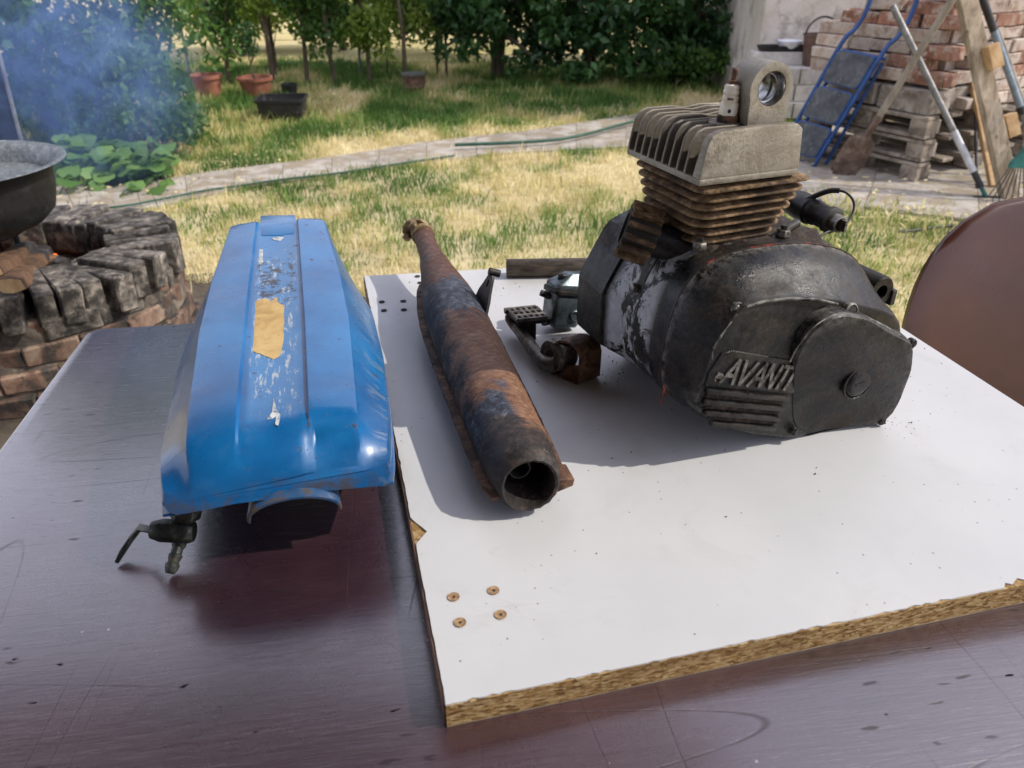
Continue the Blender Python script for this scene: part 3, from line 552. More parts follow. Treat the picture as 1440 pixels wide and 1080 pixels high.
CF = [e2(1040, 428), (-0.070, 0.160), e2(1110, 416), e2(1172, 418), e2(1215, 428), (0.100, 0.118), (0.112, 0.096), (0.114, 0.066), (0.100, 0.012), (0.060, 0.003), (0.004, 0.0008), (-0.046, 0.018), (-0.085, 0.037), e2(972, 573), (-0.119, 0.075), e2(988, 530), e2(1000, 490)]
CC = (-0.01, 0.085); NP = 64
def soft(pts, c, it=2):
    r_ = [math.hypot(p[0] - c[0], p[1] - c[1]) for p in pts]
    for _ in range(it): r_ = [(r_[k - 1] + 2 * r_[k] + r_[(k + 1) % len(r_)]) / 4 for k in range(len(r_))]
    return [(c[0] + r_[k] * math.cos(2 * math.pi * k / len(r_)), c[1] + r_[k] * math.sin(2 * math.pi * k / len(r_))) for k in range(len(r_))]
face = soft(polar(CF, CC, NP), CC, 1)
def offs(o): return [(CC[0] + (p[0] - CC[0]) * (1 + o / max(1e-6, math.hypot(p[0] - CC[0], p[1] - CC[1]))), CC[1] + (p[1] - CC[1]) * (1 + o / max(1e-6, math.hypot(p[0] - CC[0], p[1] - CC[1])))) for p in face]
OCT = [(-0.122, 0.052), (-0.122, 0.110), (-0.092, 0.163), (-0.03, 0.186), (0.04, 0.170), (0.075, 0.12), (0.075, 0.06), (0.03, 0.004), (-0.05, 0.006)]
octp = polar(OCT, (-0.03, 0.09), NP)
CASEO = [(-0.124, 0.056), (-0.126, 0.10), (-0.116, 0.158), (-0.098, 0.180), (-0.06, 0.186), (0.01, 0.184), (0.075, 0.165), (0.108, 0.12), (0.11, 0.06), (0.08, 0.006), (0.0, 0.004), (-0.06, 0.018)]
caso = soft(polar(CASEO, CC, NP), CC, 5); caso2 = soft(polar([(x * 0.985, z) for x, z in CASEO], CC, NP), CC, 5)
def sec(pts, y): return [(p[0], y, p[1]) for p in pts]
def blend(a_, b_, t): return [(p[0] + (q[0] - p[0]) * t, p[1] + (q[1] - p[1]) * t) for p, q in zip(a_, b_)]
b = MB(); b.loft([sec(blend(face, offs(-0.006), 1), -0.0015), sec(offs(-0.002), -0.0005), sec(face, 0.003), sec(blend(face, caso, 0.55), 0.020), sec(blend(face, caso, 0.92), 0.036), sec(caso, 0.044)])
cover = b.build('side_cover', M_COVER, eng, 35)
b = MB(); b.loft([sec(blend(caso, offs(0.0), -0.03), 0.0442), sec(blend(caso, offs(0.0), -0.03), 0.0462)]); b.build('gasket', M_GASK, eng, 30)
b = MB(); b.loft([sec(caso, 0.0464), sec(caso, 0.066), sec(caso2, 0.070), sec(caso2, 0.098)]); case = b.build('crankcase', M_CASE, eng, 40)
b = MB(); b.loft([sec(soft(polar(CASEO, CC, NP, -0.0018), CC, 5), 0.098), sec(soft(polar(CASEO, CC, NP, -0.0018), CC, 5), 0.1005)]); b.build('case_joint', M_SOOT, eng)
oc = [(p[0] + 0.0, p[1]) for p in octp]
b = MB(); b.loft([sec(caso2, 0.1005), sec(blend(caso2, polar(OCT, CC, NP), 0.5), 0.13), sec(polar(OCT, CC, NP), 0.150), sec(polar(OCT, CC, NP), 0.163)]); b.build('crankcase_half', M_CASE, eng, 40)
b = MB(); b.loft([sec(polar(OCT, CC, NP, -0.003), 0.163), sec(polar(OCT, CC, NP, 0.0025), 0.165), sec(polar(OCT, CC, NP, 0.0025), 0.218), sec(polar(OCT, CC, NP, -0.004), 0.224)]); b.build('flywheel_cover', M_END, eng, 18, 0.0)
# clutch bulge standing proud of the cover
def ydep(x, z): u_ = max(0.0, min(1.0, (0.9 * x + 0.9 * (z - 0.045)) / 0.085)); return -0.0022 - 0.0178 * u_
def eb_(px, py):
    y = -0.015
    for _ in range(6): p = el(px, py, y); y = ydep(p.x, p.z)
    return (p.x, max(p.z, 0.0015))
BU = [eb_(*q) for q in ((1112, 575), (1112, 548), (1114, 520), (1124, 490), (1142, 464), (1163, 448), (1183, 440), (1222, 446), (1270, 474), (1288, 483), (1285, 520), (1271, 555), (1248, 596), (1180, 612), (1135, 614), (1114, 600))]
bc = (0.040, 0.072); bp = soft(polar(BU, bc, NP), bc, 1); bpi = soft(polar(BU, bc, NP, -0.003), bc, 1)
bpo = [(min(x + (x - bc[0]) * (0.10 if x > bc[0] else 0.0), 0.113), max(z, 0.002)) for x, z in bp]
def bs_(pts, f_=1.0, dy=0.0): return [(p[0], f_ * ydep(*p) + dy, p[1]) for p in pts]
yb = -0.023
b = MB(); b.loft([sec(bpo, 0.001), bs_(blend(bpo, bp, 0.6), 0.5), bs_(bp, 1.0, 0.0035), bs_(bpi, 1.0, 0.0)] + [bs_(blend(bpi, [bc] * NP, t)) for t in (0.25, 0.5, 0.75, 0.97)]); bul = b.build('clutch_bulge', M_COVER, eng, 32)
q_ = eb_(1207, 538); yb = ydep(*q_) - 0.0003; cc_ = Vector((q_[0], yb, q_[1]))
b = MB(); b.lathe([(0.0178, -0.001), (0.0176, 0.0010), (0.0160, 0.0012), (0.0150, -0.0004), (0.0132, 0.0020), (0.010, 0.0028), (0.004, 0.0026)], 32, dirM((cc_.x, yb, cc_.z), (0, -1, 0))); b.build('clutch_cap', M_OIL, eng, 40)
b = MB(); b.box((cc_.x, yb - 0.0028, cc_.z), (0.011, 0.0012, 0.0016), Matrix.Rotation(R(-6), 3, 'Y')); b.build('cap_slot', M_SOOT, eng)
# raised name panel, letters and cooling ribs
lb0, lb1 = Vector((*e2(1003, 534),)), Vector((*e2(1112, 546),)); lx = (lb1 - lb0); LW = lx.length; lx.normalize(); ly = Vector((-lx.y, lx.x))
def lp(u, v_, y): p = lb0 + lx * u + ly * v_; return (p.x, y, p.y)
LH = 0.0225
b = MB(); pl = [(-0.008, -0.006), (LW + 0.004, -0.004), (LW + 0.004, LH + 0.006), (0.006, LH + 0.008), (-0.006, LH + 0.004), (-0.010, 0.006)]
b.loft([[lp(u, v_, 0.0) for u, v_ in pl], [lp(u * 0.985, v_ * 0.97, -0.0032) for u, v_ in pl]]); npn = b.build('name_panel', M_OIL, eng, 30, 0.0008)
STR = {'A': [((0, 0), (0.5, 1)), ((0.5, 1), (1, 0)), ((0.22, 0.34), (0.78, 0.34))], 'V': [((0, 1), (0.5, 0)), ((0.5, 0), (1, 1))], 'N': [((0, 0), (0, 1)), ((0, 1), (1, 0)), ((1, 0), (1, 1))], 'T': [((0.5, 0), (0.5, 1)), ((0, 1), (1, 1))], 'I': [((0.5, 0), (0.5, 1))]}
M_LET = grime('letter_alloy', [(0.3, (0.07, 0.066, 0.06)), (0.7, (0.20, 0.19, 0.175))], 140, (0.45, 0.7), 0.4, dirt=(0.04, 0.032, 0.024), dscale=120, dth=0.54)
u = 0.004; wid = {'A': 0.0140, 'V': 0.0132, 'N': 0.0112, 'T': 0.0110, 'I': 0.003}
for ch in 'AVANTI':
    w_ = wid[ch]; b = MB()
    for kk, (p, q) in enumerate(STR[ch]):
        p = Vector((u + p[0] * w_ + p[1] * 0.004, p[1] * LH)); q = Vector((u + q[0] * w_ + q[1] * 0.004, q[1] * LH)); d_ = (q - p).normalized(); n_ = Vector((-d_.y, d_.x)) * 0.0017
        hp_ = -0.0052 - 0.0001 * kk
        cr = [p + n_ - d_ * 0.0008, q + n_ + d_ * 0.0008, q - n_ + d_ * 0.0008, p - n_ - d_ * 0.0008]
        b.loft([[lp(c.x, c.y, -0.003) for c in cr], [lp(c.x, c.y, hp_) for c in cr]])
    b.build('letter', M_LET, npn, 30); u += w_ + (0.0030 if ch != 'A' else 0.0014)
b = MB(); b.loft([[lp(x_, z_, -0.003) for x_, z_ in ((-0.004, 0.004), (0.006, 0.003), (0.004, 0.008), (-0.002, 0.009))], [lp(x_, z_, -0.005) for x_, z_ in ((-0.004, 0.004), (0.006, 0.003), (0.004, 0.008), (-0.002, 0.009))]]); b.build('letter_flourish', M_LET, npn)
for k in range(4):
    v0 = -0.0095 - 0.0105 * k; ind = [0.0, 0.002, 0.008, 0.020][k]; b = MB(); q = [(ind - 0.006, v0 - 0.0024), (LW - 0.001, v0 - 0.0024), (LW - 0.001, v0 + 0.0024), (ind - 0.006, v0 + 0.0024)]
    b.loft([[lp(u_, v_, -0.0005) for u_, v_ in q], [lp(u_, v_, -0.0062) for u_, v_ in q]]); b.build('cover_rib', M_OIL, eng, 35, 0.0012)
M_CRUD = grime('oily_crud', [(0.3, (0.014, 0.010, 0.008)), (0.55, (0.04, 0.027, 0.018)), (0.75, (0.09, 0.062, 0.04))], 120, (0.7, 0.95), bump=1.0, bdist=0.003, bscale=260)
for k in range(3):
    v0 = -0.0147 - 0.0105 * k; ind = [0.001, 0.006, 0.015][k]; b = MB(); n_ = 26; secs = []
    for i in range(n_):
        x_ = ind - 0.004 + (LW - ind + 0.002) * i / (n_ - 1); h_ = random.uniform(-0.0032, -0.0018); secs.append([lp(x_, v0 - 0.0028, -0.0005), lp(x_, v0 - 0.0016, h_), lp(x_, v0 + 0.0016, h_ - random.uniform(-0.0007, 0.0007)), lp(x_, v0 + 0.0028, -0.0005)])
    b.loft(secs); b.build('packed_dirt', M_CRUD, eng, 60)
def screw(p, r_=0.0075, d_=(0, -1, 0), boss=True, mat=None, rot=0.3):
    if boss: b = MB(); b.lathe([(r_ * 1.35, 0.010), (r_ * 1.32, 0.0), (r_ * 1.2, -0.0014), (r_ * 1.08, -0.0004)], 20, dirM(p, d_) @ Matrix.Rotation(math.pi, 4, 'X') @ Matrix.Translation((0, 0, 0))); b.build('screw_boss', M_COVER, eng, 45)
    b = MB(); b.lathe([(r_, -0.004), (r_, 0.0008), (r_ * 0.8, 0.0020), (r_ * 0.3, 0.0025)], 18, dirM(p, d_)); s_ = b.build('cover_screw', mat or M_ALU, eng, 40)
    b = MB(); b.box((0, 0, 0.0022), (r_ * 1.7, 0.0014, 0.0012)); b.v = [tuple(dirM(p, d_) @ Matrix.Rotation(rot, 4, 'Z') @ Vector(v)) for v in b.v]; b.build('screw_slot', M_SOOT, s_)
screw(el(1038, 437, 0.004), 0.0060)
for (px, py, y) in ((1283, 483, -0.016), (1240, 592, -0.013), (1116, 606, -0.004), (986, 567, 0.0005)): screw(el(px, py, y), 0.0046, (0, -1, 0), False, M_OIL, random.uniform(0, 3))
p = el(1196, 437, -0.006); b = MB(); b.lathe([(0.0075, -0.006), (0.0075, 0.0020), (0.0056, 0.0030), (0.0048, -0.001)], 18, dirM(p, (0.1, -1, 0.3))); b.build('screw_boss', M_COVER, eng, 40)
b = MB(); b.lathe([(0.0046, 0.0), (0.0046, 0.0026)], 14, dirM(p, (0.1, -1, 0.3))); b.build('screw_hole', M_SOOT, eng)
# raised ridge running along the top of the cover
rid = [el(1050, 431, -0.002), el(1075, 424, -0.002), el(1110, 420, -0.002), el(1150, 421, -0.003), el(1178, 428, -0.005)]
b = MB(); b.tube(rid, [0.0012, 0.0016, 0.0018, 0.0016, 0.0012], 8); b.build('cover_ridge_and_highlight', M_COVER, eng, 60)
M_EDGE_HILITE = grime('worn_edge_highlight', [(0.3, (0.02, 0.02, 0.02)), (0.5, (0.12, 0.115, 0.10)), (0.7, (0.36, 0.35, 0.32))], 70, (0.35, 0.6), 0.4)  # edge highlights of the cover laid in as pale tubes, partly worn paint
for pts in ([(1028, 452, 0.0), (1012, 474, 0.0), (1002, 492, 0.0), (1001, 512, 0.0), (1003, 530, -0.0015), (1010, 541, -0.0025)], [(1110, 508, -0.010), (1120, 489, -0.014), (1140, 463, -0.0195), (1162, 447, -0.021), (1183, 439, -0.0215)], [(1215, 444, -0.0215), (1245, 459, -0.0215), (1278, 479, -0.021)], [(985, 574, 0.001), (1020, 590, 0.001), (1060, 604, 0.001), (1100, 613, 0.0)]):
    pp_ = smoothpath([el(*q) + Vector((0, -0.0006, 0)) for q in pts], 5); b = MB(); b.tube(pp_, [random.uniform(0.0004, 0.0011) for _ in pp_], 6); b.build('cover_ridge_and_highlight', M_EDGE_HILITE, eng, 60)
# greasy dirt ledge around the cylinder foot
b = MB(); GX, GY = 15, 9; vs = []
for j in range(GY):
    for i in range(GX): vs.append((-0.085 + 0.135 * i / (GX - 1), 0.048 + 0.0135 * j, (0.1855 + random.uniform(-0.001, 0.003)) if 0 < i < GX - 1 and 0 < j < GY - 1 else 0.176))
b.add(vs, [(j * GX + i, j * GX + i + 1, (j + 1) * GX + i + 1, (j + 1) * GX + i) for j in range(GY - 1) for i in range(GX - 1)]); b.build('greasy_dirt', M_CRUD, eng, 60)
# cylinder
CX, CY = -0.045, 0.112
b = MB(); b.lathe([(0.048, 0.176), (0.048, 0.189), (0.036, 0.190), (0.036, 0.246)], 32, Matrix.Translation((CX, CY, 0))); b.build('cylinder_barrel', M_CRUD, eng, 40)
NF = 7
for k in range(NF):
    t = k / (NF - 1); hw = 0.047 + 0.0105 * t; z = 0.1895 + 0.0083 * k
    ring = rrect(hw * 2, hw * 2.04, 0.012 + 0.010 * (1 - t), 5, CX + 0.0005 * k, CY - 0.0005 * k)
    wob = [random.uniform(-0.00022, 0.00022) for _ in ring]
    def zz(p): return z + 0.012 * (p[0] - CX) 
    inner = rrect(hw * 2 - 0.012, hw * 2.04 - 0.012, 0.012, 5, CX, CY)
    b = MB(); b.loft([[(p[0], p[1], zz(p) - 0.0022) for p in inner], [(p[0], p[1], zz(p) - 0.0012 + w_) for p, w_ in zip(ring, wob)], [(p[0], p[1], zz(p) + 0.0010 + w_) for p, w_ in zip(ring, wob)], [(p[0], p[1], zz(p) + 0.0026) for p in inner]])
    b.build('cooling_fin', M_FIN, eng, 40, 0.0004, 1)
for x_, y_ in ((-0.088, 0.062), (0.002, 0.062), (0.004, 0.150)):
    b = MB(); b.lathe([(0.0062, 0.0), (0.0066, 0.001), (0.0066, 0.006), (0.0052, 0.0068)], 6, Matrix.Translation((x_, y_, 0.186))); nu_ = b.build('base_nut', M_ALU, eng, 30, 0.0005, 1)
    b = MB(); b.tube([(x_, y_, 0.190), (x_, y_, 0.1965)], 0.0032, 8); b.build('stud', M_OIL, nu_, 40)
b = MB(); b.tube([(0.006, 0.066, 0.1895), (0.026, 0.074, 0.1915)], 0.0045, 10); b.build('base_stub', M_OIL, eng, 40)
for px, py in ((925, 396), (905, 432), (893, 470)):      # case-half screws along the joint
    p = el(px, py, 0.09); b = MB(); b.lathe([(0.0045, -0.006), (0.0045, 0.0006), (0.003, 0.0014)], 12, dirM((-0.1225, 0.112 + 0.0, p.z - 0.012), (-1, 0, 0.1))); b.build('case_screw', M_ALU, eng, 40)
# cylinder head
hx0, hx1, hy0, hy1 = -0.1035, 0.0135, 0.052, 0.172
b = MB(); b.prism([(hx0, hy0), (hx1 - 0.018, hy0), (hx1, hy0 + 0.022), (hx1, hy1), (hx0, hy1)], 0.2448, 0.2505); b.build('head_base', M_HEAD, eng, 30, 0.0012)
b = MB(); cor = [(-0.083, hy0 + 0.006), (hx1 - 0.020, hy0 + 0.006), (hx1 - 0.003, hy0 + 0.024), (hx1 - 0.003, hy1 - 0.006), (-0.083, hy1 - 0.006)]
b.loft([[(x, y, 0.2495) for x, y in cor], [(x - 0.0005, y, 0.268) for x, y in cor], [(x * 0.97 - 0.002, y, 0.276) for x, y in cor]]); b.build('head_core', M_SOOT, eng, 30)
prof = [(hx0, 0.250), (hx0 + 0.0008, 0.256), (hx0 + 0.005, 0.277), (hx0 + 0.009, 0.2835), (hx0 + 0.016, 0.2865), (-0.06, 0.2865), (-0.045, 0.2845), (-0.03, 0.2865), (hx1 - 0.020, 0.2855), (hx1 - 0.016, 0.28), (hx1 - 0.015, 0.250)]
fr = [(hx0, 0.250), (hx0 + 0.006, 0.277), (hx0 + 0.010, 0.2835), (hx0 + 0.018, 0.2868), (-0.04, 0.2885), (hx1 - 0.022, 0.2872), (hx1 - 0.017, 0.283), (hx1 - 0.016, 0.250)]
b = MB(); b.loft([[(x, hy0 + 0.003 * (z - 0.25) / 0.036, z) for x, z in fr], [(x, hy0 + 0.012, z) for x, z in fr]]); b.build('head_front_plate', M_HEAD, eng, 30, 0.0016)
b = MB(); b.loft([[(hx1 - 0.016, hy0 + 0.004, 0.2502), (hx1 - 0.0015, hy0 + 0.024, 0.2502), (hx1 - 0.0015, hy1 - 0.01, 0.2502), (hx1 - 0.03, hy1 - 0.01, 0.2502), (hx1 - 0.03, hy0 + 0.014, 0.2502)], [(hx1 - 0.018, hy0 + 0.006, 0.283), (hx1 - 0.006, hy0 + 0.026, 0.276), (hx1 - 0.006, hy1 - 0.01, 0.276), (hx1 - 0.03, hy1 - 0.01, 0.286), (hx1 - 0.03, hy0 + 0.014, 0.286)]]); b.build('head_side_plate', M_HEAD, eng, 30, 0.0014)
for k in range(9):
    y = hy0 + 0.0120 + 0.0118 * (k + 1); hh = random.uniform(-0.001, 0.0006)
    b = MB(); b.loft([[(x, y - 0.0014, z + (hh if z > 0.27 else 0)) for x, z in prof], [(x, y + 0.0014, z + (hh if z > 0.27 else 0)) for x, z in prof]]); b.build('head_fin', M_HFIN, eng, 30, 0.0007, 1)
b = MB(); b.lathe([(0.016, 0.27), (0.0145, 0.2860), (0.009, 0.2866)], 20, Matrix.Translation((-0.056, 0.092, 0))); b.build('plug_seat', M_HEAD, eng, 40)
# suspension lug: bored eye standing on the head, axis along the crank
lgx, lgz, lr = -0.0295, 0.3135, 0.0212
lo = []
for k in range(25): a_ = R(-20 + 220 * k / 24); lo.append((lgx + lr * math.cos(a_), lgz + lr * math.sin(a_)))
lo += [(lgx - 0.0195, 0.282), (lgx + 0.0195, 0.282)]
inn_ = [(lgx + 0.0005 + 0.0135 * math.cos(2 * math.pi * k / 48), lgz + 0.0135 * math.sin(2 * math.pi * k / 48)) for k in range(48)]
op = polar(lo, (lgx + 0.0005, lgz), 48); b = MB()
b.loft([sec(op, 0.071), sec(op, 0.103), sec(inn_, 0.103), sec(inn_, 0.071), sec(op, 0.071)], False, False); lug = b.build('mounting_lug', M_HEAD, eng, 35, 0.0012)
M_BORE = grime('machined_bore', [(0.3, (0.12, 0.115, 0.11)), (0.7, (0.42, 0.42, 0.41))], 60, (0.18, 0.4), 0.95, bump=0.1)
b = MB(); r1, r2 = 0.0133, 0.0122
secs = [[(lgx + 0.0005 + q * math.cos(2 * math.pi * k / 40), y, lgz + q * math.sin(2 * math.pi * k / 40)) for k in range(40)] for q, y in ((r1, 0.0715), (0.0124, 0.0735), (0.0120, 0.079), (0.0108, 0.0795), (0.0120, 0.082), (0.0120, 0.087), (0.0108, 0.0875), (0.0122, 0.090), (0.0122, 0.102))]
b.loft(secs, False, False); b.build('bore_sleeve', M_BORE, lug, 30)
# spark plug
M_CER = grime('plug_ceramic', [(0.3, (0.74, 0.68, 0.54)), (0.7, (0.86, 0.82, 0.72))], 60, (0.15, 0.30), dirt=(0.42, 0.32, 0.19), dscale=60, dth=0.66, bump=0.05)
M_INK = grime('plug_print', [(0.3, (0.01, 0.012, 0.03)), (0.7, (0.02, 0.025, 0.05))], 60, (0.4, 0.6))
spx, spy = -0.0560, 0.090; Msp = Matrix.Translation((spx, spy, 0.2862)) @ Matrix.Rotation(R(2.5), 4, 'Y') @ Matrix.Scale(0.80, 4)
b = MB(); b.lathe([(0.0125, 0.0), (0.0125, 0.006), (0.0095, 0.0075)], 6, Msp); sp = b.build('spark_plug', M_RUST, eng, 30, 0.0007)
b = MB(); b.lathe([(0.0094, 0.006), (0.0098, 0.009), (0.0098, 0.0185), (0.0082, 0.0205), (0.0088, 0.0222), (0.0088, 0.0250), (0.0078, 0.0268), (0.0086, 0.0285), (0.0086, 0.031), (0.0076, 0.0326), (0.0082, 0.0342), (0.0076, 0.0365), (0.005, 0.0375)], 28, Msp); ins = b.build('plug_insulator', M_CER, sp, 45)
b = MB(); b.lathe([(0.0046, 0.037), (0.005, 0.0385), (0.005, 0.041), (0.003, 0.0415), (0.0027, 0.046), (0.0033, 0.0465), (0.0033, 0.052), (0.0022, 0.053)], 14, Msp); b.build('plug_terminal', M_RUST, sp, 40)
toc = (IE @ _c) - Vector((spx, spy, 0.31)); pa = math.atan2(toc.y, toc.x)
def plug_pt(da, z, r_=0.0100): return Msp @ Vector((r_ * math.cos(pa + da), r_ * math.sin(pa + da), z))
b = MB(); b.loft([[plug_pt(0.18 * math.cos(t * math.pi / 8) + 0.10, 0.0118 + 0.0022 * math.sin(t * math.pi / 8), q) for t in range(16)] for q in (0.0096, 0.00995)]); b.build('printed_roundel', M_INK, ins)
for k in range(6):      # the short word printed round the collar
    b = MB(); da = -0.34 + 0.135 * k; b.loft([[plug_pt(da - 0.045, 0.0226, q), plug_pt(da + 0.045, 0.0226, q), plug_pt(da + (0.045 if k % 2 else 0.02), 0.0248, q), plug_pt(da - 0.045, 0.0248, q)] for q in (0.0086, 0.00895)]); b.build('printed_letter', M_INK, ins)
# exhaust port ring nut: a drum with cast teeth, pointing down and out of the cylinder
np_ = el(899, 328, 0.112); nd = Vector((-0.80, 0.46, 0.30)).normalized(); Mn = dirM(np_, nd); nt_ = 13
def gear(r_, dr, z):
    out_ = []
    for k in range(nt_ * 4):
        q = r_ + (dr if k % 4 in (0, 1) else 0); a_ = 2 * math.pi * k / (nt_ * 4); out_.append(Mn @ Vector((q * math.cos(a_), q * math.sin(a_), z)))
    return out_
b = MB(); b.lathe([(0.0150, -0.016), (0.0192, -0.0145), (0.0200, -0.012), (0.0200, 0.013), (0.0190, 0.015), (0.0150, 0.015), (0.0140, 0.002)], 28, Mn); b.build('exhaust_ring_nut', M_SOOT, eng, 40)
for k in range(nt_):      # cast cooling teeth round the ring
    a_ = 2 * math.pi * (k + 0.12) / nt_; c_ = Mn @ Vector((0.0232 * math.cos(a_), 0.0232 * math.sin(a_), 0.0)); b = MB(); b.box((0, 0, 0), (0.0075, 0.0046, 0.029)); b.v = [tuple(Mn @ Matrix.Rotation(a_, 4, 'Z') @ Matrix.Translation((0.0232, 0, 0)) @ Vector(v)) for v in b.v]; b.build('cooling_tooth', M_FIN, eng, 40, 0.0009, 1)
b = MB(); b.tube([np_ - nd * 0.010, np_ - nd * 0.055], 0.016, 20); b.build('exhaust_port', M_OIL, eng, 40)
# rear mounting tube behind the cover
m0, m1 = el(1240, 411, 0.035), el(1138, 366, 0.16); dd = (m0 - m1).normalized(); m1 = Vector((m0.x - 0.004, 0.165, m0.z + 0.001)); dd = (m0 - m1).normalized()
M_RUB = mat_case('mount_rubber', 0.60, [(1, 0.09, 0.2, 0.01)])
L_ = (m0 - m1).length; b = MB(); Mq = dirM(m1, dd); b.lathe([(0.0145, 0), (0.0155, 0.002), (0.0155, 0.035), (0.0145, 0.037), (0.0150, 0.040), (0.0162, 0.042), (0.0162, 0.078), (0.0150, 0.080), (0.0150, 0.084), (0.0158, 0.086), (0.0158, L_ - 0.002), (0.0145, L_), (0.0072, L_), (0.0068, L_ - 0.03)], 28, Mq); b.build('mounting_sleeve', M_RUB, eng, 35)
b = MB(); b.box(m0 + Vector((0.016, 0.004, -0.008)), (0.006, 0.012, 0.016)); b.build('sleeve_bracket', M_BLK, eng, None, 0.001)
b = MB(); b.loft([[(0.075, y, 0.10), (m0.x + 0.004, y, m0.z - 0.012), (m0.x - 0.008, y, m0.z - 0.004), (0.05, y, 0.15)] for y in (0.055, 0.16)]); b.build('mount_web', M_CASE, eng, 30, 0.002)
# plug cap with its lead
q0, q1 = el(1172, 311, 0.095), el(1122, 287, 0.150); qd = (q0 - q1).normalized(); QL = (q0 - q1).length
M_CAP = grime('cap_bakelite', [(0.3, (0.010, 0.009, 0.009)), (0.6, (0.022, 0.020, 0.019)), (0.8, (0.05, 0.043, 0.035))], 60, (0.35, 0.65))
q1b = q1 - qd * 0.03
b = MB(); b.lathe([(0.010, 0), (0.0135, 0.003), (0.0135, 0.03), (0.0145, 0.032), (0.0145, 0.052), (0.0128, 0.054), (0.0128, 0.060), (0.0115, 0.062), (0.0115, QL + 0.022), (0.0132, QL + 0.024), (0.0132, QL + 0.029), (0.010, QL + 0.031)], 22, dirM(q1b, qd)); cp = b.build('plug_cap', M_CAP, eng, 38)
b = MB(); b.lathe([(0.0085, -0.004), (0.0085, 0.005), (0.0065, 0.006), (0.0060, 0.001)], 16, dirM(q0 + qd * 0.005, qd)); b.build('cap_socket', M_ALU, cp, 38)
b = MB(); b.box(q0 + qd * 0.012, (0.0025, 0.012, 0.011)); b.build('cap_clip', M_ALU, cp)
b = MB(); b.tube([(-0.012, 0.135, 0.195), tuple(q1b)], [0.014, 0.011], 12); b.build('intake_stub', M_OIL, eng, 40)
wp = [el(1128, 284, 0.135), el(1150, 274, 0.125), el(1170, 268, 0.115), el(1190, 271, 0.105), el(1201, 286, 0.098), el(1196, 306, 0.092), el(1180, 320, 0.088), el(1160, 328, 0.085), el(1146, 340, 0.082), el(1132, 357, 0.08), el(1124, 368, 0.078)]
b = MB(); sw = smoothpath(wp); b.tube(sw, 0.0013, 8); b.build('ignition_lead', M_CAP, eng, 60)
b = MB(); b.tube(sw[2:16], 0.0028, 8); b.build('lead_sleeve', M_CAP, eng, 60)
for (px, py), L2 in (((1001, 396), 0.022), ((933, 553), 0.02), ((1095, 378), 0.02)):      # squeezed-out sealant
    p = el(px, py, 0.044); b = MB(); n_ = 8
    b.tube([p + Vector((0.6 * L2 * (k / n_ - 0.5) * (1 if py < 500 else 0.2), random.uniform(-0.001, 0.001), L2 * (k / n_ - 0.5) * (0.25 if px > 1050 else 0.9) + random.uniform(-0.001, 0.001))) for k in range(n_ + 1)], [random.uniform(0.0012, 0.0024) for _ in range(n_ + 1)], 7); b.build('sealant_bead', M_RED, eng, 60)
# ---------------------------------------------------------------- loose parts on the panel
M_TUBE = grime('tube_steel', [(0.3, (0.030, 0.024, 0.020)), (0.55, (0.075, 0.058, 0.045)), (0.8, (0.13, 0.10, 0.075))], 30, (0.45, 0.7), 0.3, dirt=(0.15, 0.09, 0.045), dscale=90, dth=0.66, stretch=(1, 4, 4))
p = at(712, 391, ZB); st = thing('steel_tube', 'short dark steel tube lying on the white panel behind the engine', 'tube', (p.x, p.y + 0.006, ZB), R(2))
b = MB(); b.lathe([(0.0100, 0.006), (0.0103, 0.0), (0.0128, 0.0), (0.0130, 0.001), (0.0130, 0.329), (0.0125, 0.33)], 28, dirM((0, 0, 0.013), (1, 0, 0))); b.build('tube_wall', M_TUBE, st, 40)
b = MB(); b.lathe([(0.0101, 0.0), (0.0101, 0.002)], 20, dirM((0.02, 0, 0.013), (1, 0, 0))); b.build('tube_bore', M_SOOT, st)
# kick lever with a folding foot pad
M_LEV = grime('lever_steel', [(0.3, (0.07, 0.062, 0.052)), (0.55, (0.15, 0.135, 0.115)), (0.8, (0.27, 0.24, 0.20))], 90, (0.35, 0.6), 0.6, dirt=(0.06, 0.04, 0.025), dscale=80, dth=0.6, bump=0.4)
p = at(785, 524, ZB); kl = thing('kick_lever', 'bent steel kick lever with perforated foot pad and bored clamp hub', 'lever', (p.x, p.y, ZB))
def W(px, py, h): return at(px, py, ZB + h)
pth = [W(782, 512, 0.016), W(768, 511, 0.013), W(755, 498, 0.011), W(740, 478, 0.011), W(728, 462, 0.012), W(720, 453, 0.015), W(717, 446, 0.021), W(724, 441, 0.027), W(735, 441, 0.029)]
b = MB(); sp_ = smoothpath(pth, 5); b.tube(sp_, [0.0092 - 0.0030 * min(1, k / 26) for k in range(len(sp_))], 12); b.build('lever_arm', M_LEV, kl, 60, world=True)
hc = W(783, 499, 0.0205); hd = Vector((-0.80, -0.55, 0.10)).normalized(); Mh = dirM(hc, hd); b = MB()
ho = []
for k in range(28):
    a_ = 2 * math.pi * k / 28; ho.append((0.0185 * math.cos(a_), 0.0185 * math.sin(a_)))
b.loft([[Mh @ Vector((q * x, q * y, z)) for x, y in ho] for q, z in ((0.92, -0.0165), (1.0, -0.0145), (1.0, 0.008), (0.94, 0.0100), (0.40, 0.0100), (0.38, -0.005))]); hb_ = b.build('clamp_hub', M_LEV, kl, 35, world=True)
b = MB(); b.lathe([(0.0072, 0.0), (0.0072, 0.0042)], 18, dirM(hc + hd * 0.0062, hd)); b.build('hub_bore', M_SOOT, hb_, world=True)
up = (Vector((0, 0, 1)) - hd * hd.z).normalized(); sd_ = hd.cross(up)
